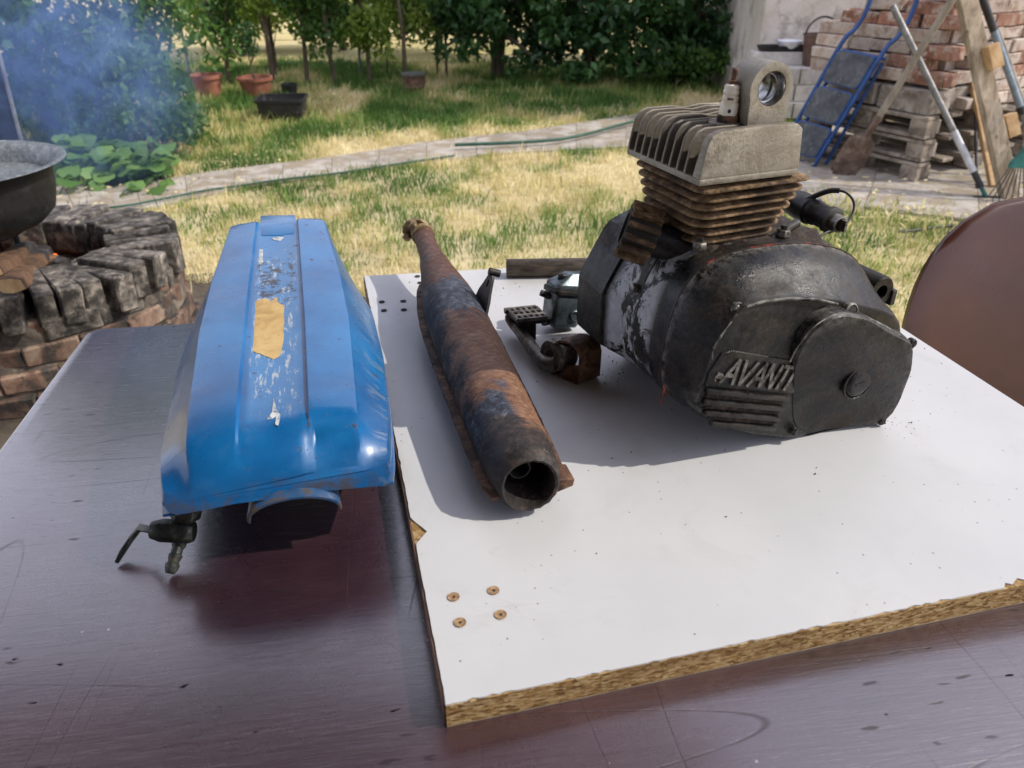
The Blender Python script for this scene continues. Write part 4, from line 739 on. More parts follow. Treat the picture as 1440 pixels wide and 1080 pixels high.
b = MB(); mm = Matrix((sd_, hd, up)).transposed(); b.box(hc - hd * 0.004 + up * 0.010 - sd_ * 0.006, (0.026, 0.022, 0.020), mm); cl = b.build('clamp_ear', M_LEV, kl, None, 0.003, world=True)
b = MB(); b.lathe([(0.0044, -0.002), (0.0044, 0.0008)], 14, dirM(hc - hd * 0.004 + up * 0.0202 - sd_ * 0.006, up)); b.build('pinch_bolt_hole', M_SOOT, cl, world=True)
# pad: a tread plate with rows of slots (bars crossing bars over a dark web)
pp = [W(714, 433, 0.036), W(757, 430, 0.036), W(770, 444, 0.036), W(729, 448, 0.036)]
o_ = pp[3]; pu = (pp[2] - pp[3]); pv = (pp[0] - pp[3]); lu, lv_ = pu.length, pv.length
b = MB(); b.loft([[q - Vector((0, 0, 0.010)) for q in pp], [q - Vector((0, 0, 0.0035)) for q in pp]]); pad = b.build('foot_pad', M_SOOT, kl, None, 0.002, world=True)
for k in range(4):
    t = k / 3; a_ = o_ + pv * t; b = MB(); b.loft([[a_ + pu * s_ + pv * q - Vector((0, 0, h)) for q, h in ((-0.075, 0.004), (0.075, 0.004), (0.06, 0.0), (-0.06, 0.0))] for s_ in (0.0, 1.0)]); b.build('pad_bar', M_LEV, pad, None, 0.0006, 1, world=True)
for k in range(6):
    t = k / 5; a_ = o_ + pu * t; b = MB(); b.loft([[a_ + pv * s_ + pu * q - Vector((0, 0, h)) for q, h in ((-0.055, 0.004), (0.055, 0.004), (0.045, 0.0004), (-0.045, 0.0004))] for s_ in (0.0, 1.0)]); b.build('pad_bar', M_LEV, pad, None, 0.0006, 1, world=True)
b = MB(); b.tube([pp[0] + Vector((-0.004, 0, -0.004)), pp[0] + pu * 0.35 + Vector((0, 0.001, -0.004))], 0.0038, 10); b.build('pad_pivot', M_LEV, kl, 40, world=True)
b = MB(); b.box(sum(pp, Vector()) / 4 - Vector((0, 0, 0.0215)), (0.020, 0.010, 0.029)); b.build('pad_underside', M_SOOT, kl, None, 0.002, world=True)
# D shaped strap bracket
p0, p1, p2 = W(781, 529, 0.0), W(814, 543, 0.0), W(846, 531, 0.0)
sb = thing('strap_bracket', 'rusty bent steel strap bracket standing beside the lever hub', 'bracket', (p1.x, p1.y, ZB))
xa = (p2 - p1).normalized(); ya_ = (p0 - p1).normalized(); wS = 0.030; t_ = 0.0028
b = MB(); hgt = 0.047; pr = [(-0.004, 0.001), (0.030, 0.001)]
loop = [(0.026, 0.0015)] + [(0.0 + 0.0, 0.0015)]
prof2 = [(0.040, 0.0014), (0.004, 0.0014), (0.0012, 0.004), (0.0008, 0.034), (0.003, 0.041), (0.010, 0.0455), (0.020, 0.0465), (0.030, 0.044), (0.036, 0.038)]
secs = []
for i, (u_, h) in enumerate(prof2):
    a_ = prof2[max(i - 1, 0)]; c_ = prof2[min(i + 1, len(prof2) - 1)]; tn = Vector((c_[0] - a_[0], c_[1] - a_[1])).normalized(); n_ = Vector((-tn.y, tn.x)) * t_ * 0.5
    def pt(s_, w_): return p1 + ya_ * (u_ + s_ * n_.x) + xa * w_ + Vector((0, 0, h + s_ * n_.y))
    secs.append([pt(1, 0), pt(1, wS), pt(-1, wS), pt(-1, 0)])
b.loft(secs); b.build('strap', M_RUST, sb, 40, 0.0004, 1, world=True)
b = MB(); q = [(0.0022, 0.003), (0.030, 0.003), (0.022, 0.017), (0.0022, 0.024)]
b.loft([[p1 + ya_ * u_ + xa * w_ + Vector((0, 0, h)) for u_, h in q] for w_ in (0.002, 0.0045)]); b.build('strap_gusset', M_RUST, sb, None, 0.0006, world=True)
# carburettor: float bowl leaning against the flywheel cover
M_ZINC = grime('carburettor_zinc', [(0.3, (0.055, 0.075, 0.085)), (0.55, (0.12, 0.155, 0.17)), (0.8, (0.24, 0.275, 0.28))], 40, (0.25, 0.5), 0.55, dirt=(0.04, 0.035, 0.03), dscale=70, dth=0.60, bump=0.3)
p = at(787, 468, ZB); cb = thing('carburettor', 'small grey zinc carburettor with square float bowl beside the engine', 'carburettor', (p.x, p.y + 0.012, ZB), R(22))
Mc = Matrix.Translation((0, 0, 0.006)) @ Matrix.Rotation(R(12), 4, 'Y') @ Matrix.Rotation(R(-8), 4, 'X')
def tq(b): b.v = [tuple(Mc @ Vector(v)) for v in b.v]; return b
b = MB(); b.loft([[(x * q, y * q, z) for x, y in rrect(0.040, 0.036, 0.006, 3)] for z, q in ((0, 0.86), (0.004, 0.95), (0.030, 1.0), (0.040, 0.99))]); bowl = tq(b).build('float_bowl', M_ZINC, cb, 35, 0.001)
b = MB(); b.prism(rrect(0.044, 0.040, 0.007, 3), 0.0402, 0.0462); tq(b).build('bowl_gasket', M_BLK, cb, 35, 0.0006)
b = MB(); b.loft([[(x * q + dx, y * q, z) for x, y in rrect(0.042, 0.036, 0.008, 3)] for z, q, dx in ((0.0464, 1, 0), (0.052, 0.98, 0), (0.060, 0.7, 0.006), (0.066, 0.5, 0.010))]); tq(b).build('top_cover', M_ZINC, cb, 35, 0.001)
b = MB(); b.lathe([(0.0068, 0.0), (0.0068, 0.006), (0.0052, 0.0075)], 6, Matrix.Translation((-0.008, -0.004, 0.057))); tq(b).build('top_screw', M_BLK, cb, 35, 0.0006)
b = MB(); b.lathe([(0.0070, 0), (0.0070, 0.0022), (0.0056, 0.0030), (0.0054, 0.0012)], 18, dirM((0.009, -0.0175, 0.016), (0, -1, 0))); tq(b).build('drain_plug', M_ZINC, cb, 35)
b = MB(); b.tube([(-0.02, 0.0, 0.035), (-0.031, 0.003, 0.038)], [0.0045, 0.004], 10); tq(b).build('fuel_inlet', M_BLK, cb, 35)
b = MB(); b.tube([(-0.020, -0.006, 0.004), (-0.027, -0.007, 0.003)], [0.0042, 0.0042], 10); tq(b).build('overflow_nipple', M_BLK, cb, 35)
b = MB(); b.tube([(0.015, 0.004, 0.055), (0.034, 0.006, 0.050)], [0.013, 0.0145], 16); tq(b).build('inlet_throat', M_ZINC, cb, 35)
# crumbs of oily dirt and rust shaken off the parts
b = MB(); spots = []
def scat(px, py, sx, sy, n): 
    for _ in range(n): spots.append((random.gauss(px, sx), random.gauss(py, sy)))
scat(870, 525, 22, 18, 60); scat(1250, 605, 30, 12, 26); scat(760, 490, 30, 40, 26); scat(700, 400, 60, 10, 26); scat(900, 690, 160, 90, 26); scat(560, 440, 30, 30, 10); scat(1300, 560, 40, 30, 10)
bd_in = lambda x, y: (y > 0.33 + 0.248 * (x + 0.042) and y < 1.03 + 0.15 * (x + 0.214) and x > -0.035 - 0.239 * (y - 0.32) and x < 0.49 - 0.2375 * (y - 0.84))
for px, py in spots:
    p = at(px, py, ZB)
    if not bd_in(p.x, p.y): continue
    s_ = 0.0004 + 0.0011 * random.random() ** 3; q = [Vector((random.uniform(0.5, 1) * x, random.uniform(0.5, 1) * y, random.uniform(0.5, 1) * z)) * s_ for x, y, z in ((1, 0, 0), (0, 1, 0), (-1, 0, 0), (0, -1, 0), (0, 0, 1), (0, 0, -1))]
    c = Vector((p.x, p.y, ZB + s_ * 0.5)); b.add([c + v_ for v_ in q], [(0, 1, 4), (1, 2, 4), (2, 3, 4), (3, 0, 4), (1, 0, 5), (2, 1, 5), (3, 2, 5), (0, 3, 5)])
cr = b.build('dirt_crumbs', M_CRUD); tag(cr, 'black dirt crumbs scattered over the white panel', 'dirt', kind='stuff')
# ---------------------------------------------------------------- chair
def mat_chair():
    a = NT('brown_vinyl'); v = a.coord('Object')
    c = a.ramp(a.noise(v, 9, 6, 0.6), [(0.35, (0.060, 0.019, 0.011)), (0.65, (0.085, 0.028, 0.016))])
    c = a.mix(a.ramp(a.noise(v, 5, 6, 0.65), [(0.5, 0.0), (0.7, 0.30)]), c, (0.045, 0.018, 0.012))
    a.set(c, a.ramp(a.noise(v, 14, 6), [(0.3, 0.24), (0.7, 0.40)]), 0, 0.5); a.bump(a.noise(v, 420, 3), 0.12, 0.0006); return a.m
M_CHAIR = mat_chair(); M_CLEG = grime('chair_leg_steel', [(0.3, (0.02, 0.02, 0.02)), (0.7, (0.05, 0.05, 0.05))], 40, (0.35, 0.6), 0.6)
chair = thing('chair', 'brown chair with tall rounded backrest standing beyond the white panel', 'chair', (0.80, 1.0, 0), R(-4))
NX, NZ = 25, 21; zt, z0c, hwid = 0.888, 0.47, 0.235
def bk(i, j, back):
    t = j / (NZ - 1); z = z0c + (zt - z0c) * t
    e = 3.0; top_ = max(0.0, (t - 0.45) / 0.55); half = hwid * (1 - top_ ** e) ** (1 / 2.2) * (0.90 + 0.10 * min(1, t / 0.45)) if t < 1 else 0.004
    u_ = -1 + 2 * i / (NX - 1); x = half * u_; y = -0.055 * (x / hwid) ** 2 + 0.10 * t - 0.02 + (0.045 if back else 0.0) * max(0.25, (1 - abs(u_) ** 4) ** 0.5) * max(0.3, (1 - top_ ** 4) ** 0.5) - (0.0 if back else 0.022) * (1 - u_ * u_) ** 0.5 * (1 - top_ ** 3) ** 0.5
    return (x, y, z)
b = MB(); vs = [bk(i, j, False) for j in range(NZ) for i in range(NX)] + [bk(i, j, True) for j in range(NZ) for i in range(NX)]; N_ = NX * NZ; fs = []
for j in range(NZ - 1):
    for i in range(NX - 1):
        q = (j * NX + i, j * NX + i + 1, (j + 1) * NX + i + 1, (j + 1) * NX + i); fs.append(q); fs.append(tuple(N_ + k for k in q[::-1]))
bd_ = [i for i in range(NX)] + [j * NX + NX - 1 for j in range(1, NZ)] + [(NZ - 1) * NX + i for i in range(NX - 2, -1, -1)] + [j * NX for j in range(NZ - 2, 0, -1)]
for k in range(len(bd_)): p_, q = bd_[k], bd_[(k + 1) % len(bd_)]; fs.append((p_, N_ + p_, N_ + q, q))
b.add(vs, fs); b.build('backrest', M_CHAIR, chair, 60)
b = MB(); b.loft([[(x, y - 0.23, z) for x, y in rrect(0.42 * q, 0.44 * q, 0.09, 5)] for q, z in ((0.94, 0.435), (1, 0.445), (1, 0.470), (0.96, 0.482))]); b.build('seat', M_CHAIR, chair, 50)
for sx in (-1, 1):
    b = MB(); b.tube([(sx * 0.20, -0.42, 0.0), (sx * 0.185, -0.40, 0.40), (sx * 0.17, -0.36, 0.438)], 0.0115, 12); b.build('leg', M_CLEG, chair, 50)
    b = MB(); b.tube([(sx * 0.20, 0.04, 0.0), (sx * 0.185, -0.03, 0.40), (sx * 0.175, -0.015, 0.50), (sx * 0.15, 0.045, 0.62)], 0.0115, 12); b.build('leg', M_CLEG, chair, 50)
# ---------------------------------------------------------------- brick fire pit
PC = Vector((-1.555, 2.32)); PR_ = 0.43; PH = 0.35
M_BRK = grime('pit_brick', [(0.25, (0.075, 0.045, 0.033)), (0.5, (0.19, 0.115, 0.08)), (0.75, (0.30, 0.225, 0.165))], 12, (0.8, 0.95), bump=0.7, bdist=0.004, bscale=60, dirt=(0.04, 0.036, 0.032), dscale=11, dth=0.52, rand=0.35)
M_SBRK = grime('sooty_brick', [(0.25, (0.022, 0.019, 0.017)), (0.5, (0.10, 0.088, 0.075)), (0.78, (0.27, 0.24, 0.20))], 26, (0.8, 0.95), bump=0.7, bdist=0.004, bscale=60, dirt=(0.02, 0.018, 0.016), dscale=11, dth=0.56, rand=0.3)
M_MORT = grime('sooty_mortar', [(0.3, (0.05, 0.042, 0.035)), (0.7, (0.20, 0.165, 0.13))], 12, (0.9, 1.0), bump=0.8, bdist=0.006, bscale=70)
pit = thing('fire_pit', 'round sooty brick fire pit with radial capping bricks and a burning fire', 'fire pit', (PC.x, PC.y, 0))
b = MB(); n_ = 48; b.lathe([(PR_ - 0.13, 0.02), (PR_ - 0.13, PH - 0.07), (PR_ + 0.000, PH - 0.075), (PR_ + 0.034, 0.02)], n_, cap0=False, cap1=False); b.build('mortar_core', M_MORT, pit, 40)
proto = {}
def brickmesh(name, dims, mat, seed, amp=0.006):
    rnd = random.Random(seed); b = MB(); b.box((0, 0, 0), dims); b.v = [tuple(c + rnd.uniform(-amp, amp) for c in v) for v in b.v]
    o = b.build(name, mat, None, 35, 0.005, 1); me = o.data; bpy.data.objects.remove(o); return me
CAP = [brickmesh('brick', (0.21, 0.056, 0.105), M_SBRK, s_, 0.006) for s_ in range(6)]
WALLB = [brickmesh('brick', (0.10, 0.150, 0.060), M_BRK, 20 + s_, 0.004) for s_ in range(6)]; WALLS = [brickmesh('brick', (0.10, 0.150, 0.060), M_SBRK, 40 + s_, 0.004) for s_ in range(4)]
def put(me, name, parent, M):
    o = bpy.data.objects.new(name, me); COL.objects.link(o); o.parent = parent; o.matrix_local = M; return o
nc = 39
for k in range(nc):
    a_ = 2 * math.pi * k / nc + random.uniform(-0.02, 0.02); r_ = PR_ - 0.075 + random.uniform(-0.016, 0.016)
    put(random.choice(CAP), 'brick', pit, Matrix.Translation((r_ * math.cos(a_), r_ * math.sin(a_), PH - 0.054 + random.uniform(-0.010, 0.010))) @ Matrix.Rotation(a_ + random.uniform(-0.05, 0.05), 4, 'Z') @ Matrix.Rotation(random.uniform(-0.05, 0.05), 4, 'Y'))
for row in range(4):
    nw = 19
    for k in range(nw):
        a_ = 2 * math.pi * (k + 0.5 * (row % 2)) / nw; r_ = PR_ - 0.045 + 0.012 * (3 - row) + random.uniform(-0.006, 0.010)
        put(random.choice(WALLS if (row == 3 and random.random() < 0.6) else WALLB), 'brick', pit, Matrix.Translation((r_ * math.cos(a_), r_ * math.sin(a_), 0.033 + 0.069 * row)) @ Matrix.Rotation(a_, 4, 'Z'))
M_ASH = grime('ash', [(0.3, (0.05, 0.045, 0.042)), (0.5, (0.17, 0.16, 0.15)), (0.75, (0.38, 0.36, 0.34))], 14, (0.95, 1.0), bump=1.0, bdist=0.02, bscale=40)
b = MB(); g = 22; vs = []
for j in range(g):
    for i in range(g):
        x = (i / (g - 1) - 0.5) * 0.62; y = (j / (g - 1) - 0.5) * 0.62; rr_ = math.hypot(x, y); k = 0.30 / max(rr_, 0.30); vs.append((x * k, y * k, 0.20 + 0.05 * math.exp(-(rr_ / 0.2) ** 2) + random.uniform(0, 0.025)))
b.add(vs, [(j * g + i, j * g + i + 1, (j + 1) * g + i + 1, (j + 1) * g + i) for j in range(g - 1) for i in range(g - 1)]); b.build('ash_bed', M_ASH, pit, 60)
M_BARK = grime('log_bark', [(0.3, (0.05, 0.028, 0.015)), (0.6, (0.14, 0.075, 0.04)), (0.8, (0.24, 0.13, 0.07))], 18, (0.85, 0.95), bump=0.9, bdist=0.006, bscale=40, stretch=(1, 1, 0.2))
M_CUT = grime('split_wood', [(0.3, (0.34, 0.22, 0.11)), (0.7, (0.52, 0.38, 0.21))], 30, (0.8, 0.9), bump=0.4, stretch=(1, 1, 0.15))
M_CHAR = grime('charred_wood', [(0.3, (0.008, 0.007, 0.007)), (0.6, (0.03, 0.026, 0.024)), (0.8, (0.11, 0.10, 0.095))], 30, (0.85, 0.95), bump=1.0, bdist=0.004, bscale=60)
def log(p0, p1, r_, label, sides=7):
    p0, p1 = Vector(p0), Vector(p1); t = thing('firewood_log', label, 'log', p0, group=None); d_ = (p1 - p0); M_ = dirM((0, 0, 0), d_); L = d_.length
    pr_ = [(r_ * (1 + 0.25 * math.sin(2.1 * k)) * math.cos(2 * math.pi * k / sides), r_ * (0.8 + 0.2 * math.cos(1.7 * k)) * math.sin(2 * math.pi * k / sides)) for k in range(sides)]
    b = MB(); b.loft([[M_ @ Vector((x * q, y * q, z)) for x, y in pr_] for z, q in ((0, 0.98), (L * 0.3, 1.04), (L * 0.7, 1.0))], True, False); b.build('bark', M_BARK, t, 40)
    b = MB(); b.loft([[M_ @ Vector((x * q, y * q, z)) for x, y in pr_] for z, q in ((L * 0.7, 1.0), (L, 0.85))], False, True); b.build('charred_end', M_CHAR, t, 40)
    b = MB(); b.loft([[M_ @ Vector((x * 0.93, y * 0.93, z)) for x, y in pr_] for z in (-0.003, 0.0005)]); b.build('cut_end', M_CUT, t); return t
e_ = lambda px, py, z: at(px, py, z)
log(e_(14, 402, 0.385), e_(60, 352, 0.27), 0.034, 'thick brown split log leaning into the fire over the pit rim')
log(e_(-14, 382, 0.41), e_(40, 345, 0.30), 0.028, 'pale end split log resting above the thicker brown log')
log(e_(40, 360, 0.285), e_(95, 372, 0.26), 0.026, 'short charred log lying flat on the ash beside the flames')
# flames licking over the embers
def mat_flame(name, c, s_):
    a = NT(name); a.set((0, 0, 0), 1.0); a.b.inputs['Emission Color'].default_value = (*c, 1); a.b.inputs['Emission Strength'].default_value = s_; a.b.inputs['Alpha'].default_value = 0.45; return a.m
MF = mat_flame('flame', (1.0, 0.32, 0.06), 4.0); MEm = mat_flame('ember', (1.0, 0.16, 0.02), 3.0); MEm.node_tree.nodes['Principled BSDF'].inputs['Alpha'].default_value = 1
fire = thing('campfire_flames', 'small orange flames and embers burning on the ash under the cauldron', 'fire', e_(45, 362, 0.26))
for (px, py, hgt_) in ((44, 358, 0.035), (50, 362, 0.030), (36, 364, 0.035)):
    p = e_(px, py, 0.26) - fire.location; b = MB(); b.tube([p + Vector((0.006 * math.sin(5 * t + px), 0, hgt_ * t)) for t in (0, 0.25, 0.5, 0.75, 1)], [0.010, 0.013, 0.009, 0.005, 0.0008], 8); b.build('flame', MF, fire, 60)
for _ in range(14):
    p = e_(random.uniform(10, 80), random.uniform(360, 378), 0.25) - fire.location; b = MB(); b.box(p, [random.uniform(0.008, 0.02) for _ in range(3)], Matrix.Rotation(random.uniform(0, 3), 3, 'Z')); b.build('ember', MEm if random.random() < 0.4 else M_CHAR, fire)
# cauldron on an iron trivet
M_POT = grime('sooty_enamel', [(0.3, (0.004, 0.004, 0.005)), (0.6, (0.010, 0.010, 0.011)), (0.8, (0.024, 0.023, 0.023))], 20, (0.45, 0.75), bump=0.3)
M_POTIN = grime('speckled_enamel', [(0.3, (0.08, 0.09, 0.09)), (0.55, (0.17, 0.19, 0.19)), (0.8, (0.30, 0.32, 0.31))], 60, (0.25, 0.4), dirt=(0.06, 0.065, 0.07), dscale=160, dth=0.58, bump=0.1)
KC = Vector((-1.675, 2.30, 0.0)); KZ = 0.615
ca = thing('cauldron', 'wide black enamel cauldron with speckled grey rim over the fire', 'cauldron', (KC.x, KC.y, 0.40))
Mk = Matrix.Translation((0, 0, KZ - 0.40))
b = MB(); b.lathe([(0.02, -0.20), (0.15, -0.198), (0.21, -0.185), (0.248, -0.15), (0.262, -0.10), (0.268, -0.045), (0.276, -0.018), (0.306, -0.004), (0.316, 0.0)], 48, Mk, True, False); b.build('pot_body', M_POT, ca, 60)
b = MB(); b.lathe([(0.3165, 0.0006), (0.305, 0.0045), (0.280, -0.010), (0.265, -0.03), (0.258, -0.055), (0.02, -0.056)], 48, Mk, False, True); b.build('pot_lining', M_POTIN, ca, 60)
tv = thing('iron_trivet', 'blackened iron trivet ring carrying the cauldron above the ash', 'trivet', (KC.x, KC.y, 0.20))
b = MB(); b.tube([(0.14 * math.cos(2 * math.pi * k / 24), 0.14 * math.sin(2 * math.pi * k / 24), 0.207) for k in range(25)], 0.009, 8); b.build('ring', M_POT, tv, 50)
for k in range(3):
    a_ = 1.3 + 2.094 * k; b = MB(); b.tube([(0.14 * math.cos(a_), 0.14 * math.sin(a_), 0.205), (0.15 * math.cos(a_), 0.15 * math.sin(a_), 0.0)], 0.009, 8); b.build('leg', M_POT, tv, 50)
# dark leaning sheet behind the cauldron
q0_, q1_ = aty(27, 214, 2.95), aty(-2, 112, 2.95)
ls = thing('dark_metal_sheet', 'dark metal sheet with pale edge leaning behind the cauldron', 'sheet', (q0_.x, 2.95, 0)); d_ = (q0_ - q1_); g0 = q0_ + d_ * (q0_.z / -d_.z)
b = MB(); tp_ = q1_ - d_ * 0.6
b.loft([[(g0.x - 0.9, 2.95, 0.0), (g0.x, 2.95, 0.0), (tp_.x, 2.99, tp_.z), (tp_.x - 0.5, 2.99, tp_.z)], [(g0.x - 0.9, 2.965, 0.0), (g0.x, 2.965, 0.0), (tp_.x, 3.005, tp_.z), (tp_.x - 0.5, 3.005, tp_.z)]]); b.build('sheet_panel', M_POT, ls, world=True)
b = MB(); b.tube([(g0.x, 2.957, 0), (tp_.x, 2.997, tp_.z)], 0.008, 8); b.build('sheet_edge', grime('pale_edge', [(0.3, (0.25, 0.25, 0.25)), (0.7, (0.4, 0.4, 0.4))], 30, (0.5, 0.7)), ls, 50, world=True)
# smoke drifting off the fire
sm = NT('wood_smoke'); sm.t.nodes.remove(sm.b); pv_ = sm.n('VolumePrincipled'); pv_.inputs['Color'].default_value = (0.30, 0.50, 1.0, 1); pv_.inputs['Anisotropy'].default_value = 0.1
v = sm.coord('Object'); ln = sm.n('VectorMath', operation='LENGTH'); sm.l(v, ln.inputs[0])
nz = sm.noise(sm.coord('Object', (1.6, 1.6, 1.3)), 1.7, 6, 0.65, 1.6); den = sm.ramp(nz, [(0.44, 0.0), (0.62, 1.0)]); fal = sm.ramp(ln.outputs['Value'], [(0.15, 1.0), (0.97, 0.0)])
sm.l(sm.math('MULTIPLY', sm.math('MULTIPLY', den, fal), 6.0), pv_.inputs['Density']); sm.l(pv_.outputs[0], sm.out.inputs['Volume'])
b = MB(); n_ = 20; secs = []
for k in range(1, 12): th = math.pi * k / 12; secs.append([(math.sin(th) * math.cos(2 * math.pi * j / n_), math.sin(th) * math.sin(2 * math.pi * j / n_), -math.cos(th)) for j in range(n_)])
b.loft(secs); so = b.build('smoke', sm.m); sc_ = aty(105, 120, 2.95); so.location = (sc_.x - 0.02, 2.95, sc_.z + 0.06); so.scale = (0.54, 0.34, 0.48); so.rotation_euler = (0, R(12), 0); tag(so, 'thin blue wood smoke drifting up behind the cauldron', 'smoke', kind='stuff')
# ---------------------------------------------------------------- house wall and yard clutter
M_WALL = grime('roughcast', [(0.3, (0.60, 0.53, 0.43)), (0.55, (0.70, 0.64, 0.55)), (0.8, (0.76, 0.71, 0.63))], 2.2, (0.9, 1.0), bump=0.9, bdist=0.012, bscale=55, dirt=(0.40, 0.35, 0.29), dscale=4, dth=0.58)
M_ROOF = grime('roof_tile', [(0.3, (0.16, 0.06, 0.04)), (0.7, (0.26, 0.11, 0.07))], 6, (0.8, 0.95))
WY = 6.35; wx0 = aty(1066, 80, WY).x
hs = thing('house', 'pale roughcast house wall with its end standing beyond the brick stack', 'house', (wx0, WY, 0), R(-3))
b = MB(); b.box((3.0, 1.6, 1.5), (6.0, 3.2, 3.0)); b.build('wall', M_WALL, hs, None, 0.02)
b = MB(); b.box((3.02, 1.58, 0.10), (6.1, 3.3, 0.26)); b.build('plinth', M_SLAB, hs, None, 0.01)
b = MB(); b.loft([[(-0.3, -0.35, 2.98), (6.3, -0.35, 2.98), (6.3, 3.55, 2.98), (-0.3, 3.55, 2.98)], [(0.0, 1.5, 4.4), (6.0, 1.5, 4.4), (6.0, 1.7, 4.4), (0.0, 1.7, 4.4)]]); b.build('roof', M_ROOF, hs)
# pallets
M_PAL = grime('grey_pallet_wood', [(0.3, (0.13, 0.105, 0.08)), (0.55, (0.27, 0.225, 0.175)), (0.8, (0.38, 0.33, 0.27))], 9, (0.85, 0.95), bump=0.6, bdist=0.003, bscale=40, dirt=(0.09, 0.07, 0.05), dscale=12, dth=0.6, rand=0.18, stretch=(1, 1, 1))
PK = Vector((2.257, 4.30, 0)); PA = R(-58); SH = 0.123
pd = Matrix.Rotation(PA, 4, 'Z')      # local x runs along the side that faces the lawn, towards the near corner
BRD = {}
def box_mesh(name, dims, mat, bev=0.003):
    b = MB(); b.box((0, 0, 0), dims); o = b.build(name, mat, None, None, bev, 1); me = o.data; bpy.data.objects.remove(o); return me
pb_long = box_mesh('board', (0.80, 0.10, 0.020), M_PAL); pb_cross = box_mesh('board', (0.10, 1.20, 0.020), M_PAL); pblock = box_mesh('block', (0.10, 0.13, 0.075), M_PAL)
plab = ['weathered wooden pallet at the bottom of the stack under the bricks', 'weathered wooden pallet in the middle of the stack under the bricks', 'weathered wooden pallet topmost of the stack directly under the stone blocks']
for k in range(3):
    t = thing('wooden_pallet', plab[k], 'pallet', PK + Vector((random.uniform(-0.015, 0.015), random.uniform(-0.015, 0.015), SH * k)), PA + random.uniform(-0.015, 0.015), group='stacked pallets')
    for j in range(3):
        y = 0.055 + 0.545 * j; put(pb_long, 'board', t, Matrix.Translation((-0.40, y, 0.0105)))
        for i in range(3): put(pblock, 'block', t, Matrix.Translation((-0.052 - 0.348 * i, y + (0.012 if j == 0 else 0), 0.0582)))
    for j in range(6): put(pb_long, 'board', t, Matrix.Translation((-0.40 + random.uniform(-0.008, 0.008), 0.052 + 0.219 * j, 0.1062)))
zpal = 3 * SH + 0.002
# stone blocks and reclaimed bricks stacked on the pallets
M_STONE = grime('weathered_block', [(0.3, (0.20, 0.17, 0.135)), (0.55, (0.33, 0.29, 0.24)), (0.8, (0.43, 0.39, 0.33))], 8, (0.85, 0.95), bump=0.8, bdist=0.006, bscale=35, dirt=(0.14, 0.11, 0.085), dscale=14, dth=0.58, rand=0.15)
M_RB = [grime('reclaimed_brick', [(0.3, (0.22, 0.145, 0.105)), (0.55, (0.36, 0.265, 0.20)), (0.8, (0.47, 0.38, 0.30))], 10, (0.85, 0.95), bump=0.8, bdist=0.005, bscale=45, dirt=(0.44, 0.38, 0.32), dscale=22, dth=0.50, rand=0.25),
        grime('red_brick', [(0.3, (0.18, 0.075, 0.045)), (0.55, (0.28, 0.135, 0.085)), (0.8, (0.36, 0.22, 0.15))], 10, (0.85, 0.95), bump=0.8, bdist=0.005, bscale=45, dirt=(0.38, 0.31, 0.25), dscale=22, dth=0.55, rand=0.25)]
bs = thing('brick_stack', 'tall stack of reclaimed bricks and stone blocks on wooden pallets by the house', 'brick stack', PK + Vector((0, 0, zpal)), PA)
stones = [brickmesh('stone_block', (0.33, 0.17, 0.118), M_STONE, 60 + s_, 0.008) for s_ in range(3)]
bricks = [brickmesh('brick', (0.238, 0.115, 0.064), M_RB[s_ % 3 == 2], 80 + s_, 0.006) for s_ in range(7)]
for i in range(2): put(stones[i], 'stone_block', bs, Matrix.Translation((-0.19 - 0.35 * i, 0.10, 0.060)) @ Matrix.Rotation(random.uniform(-0.05, 0.05), 4, 'Z'))
for i in range(2): put(stones[2 - i], 'stone_block', bs, Matrix.Translation((-0.215 - 0.35 * i, 0.30, 0.060)))
zz_ = 0.0
for row in range(9):
    z = 0.034 + 0.068 * row; setb = 0.19 if row < 2 else (0.10 + 0.012 * row)
    for i in range(4):                                   # the lawn-facing side
        if row < 2: continue
        x = -0.13 - 0.246 * i - (0.12 if row % 2 else 0) + random.uniform(-0.012, 0.012)
        if x < -0.74: x = -0.76
        if row > 5 and i > 3 - (row - 5): continue
        put(random.choice(bricks), 'brick', bs, Matrix.Translation((x, setb - 0.03 + random.uniform(-0.012, 0.012), z + random.uniform(-0.003, 0.003))) @ Matrix.Rotation(random.uniform(-0.06, 0.06), 4, 'Z'))
    for i in range(5):                                   # the end that faces the yard
        y = setb + 0.20 + 0.246 * i * 0.92 + (0.10 if row % 2 else 0) + random.uniform(-0.01, 0.01)
        if y > 1.15: continue
        put(random.choice(bricks), 'brick', bs, Matrix.Translation((-0.062 - 0.010 * row + random.uniform(-0.012, 0.012), y, z)) @ Matrix.Rotation(math.pi / 2 + random.uniform(-0.06, 0.06), 4, 'Z'))
for row in range(9, 12):                                   # higher bricks at the back of the stack
    for i in range(3):
        for j in range(3):
            put(random.choice(bricks), 'brick', bs, Matrix.Translation((-0.20 - 0.13 * j + random.uniform(-0.01, 0.01), 0.50 + 0.25 * i, 0.034 + 0.068 * row)) @ Matrix.Rotation(math.pi / 2 + random.uniform(-0.08, 0.08), 4, 'Z'))
b = MB(); b.box((-0.42, 0.68, 0.305), (0.58, 0.90, 0.600)); b.build('stack_core', M_RB[0], bs)
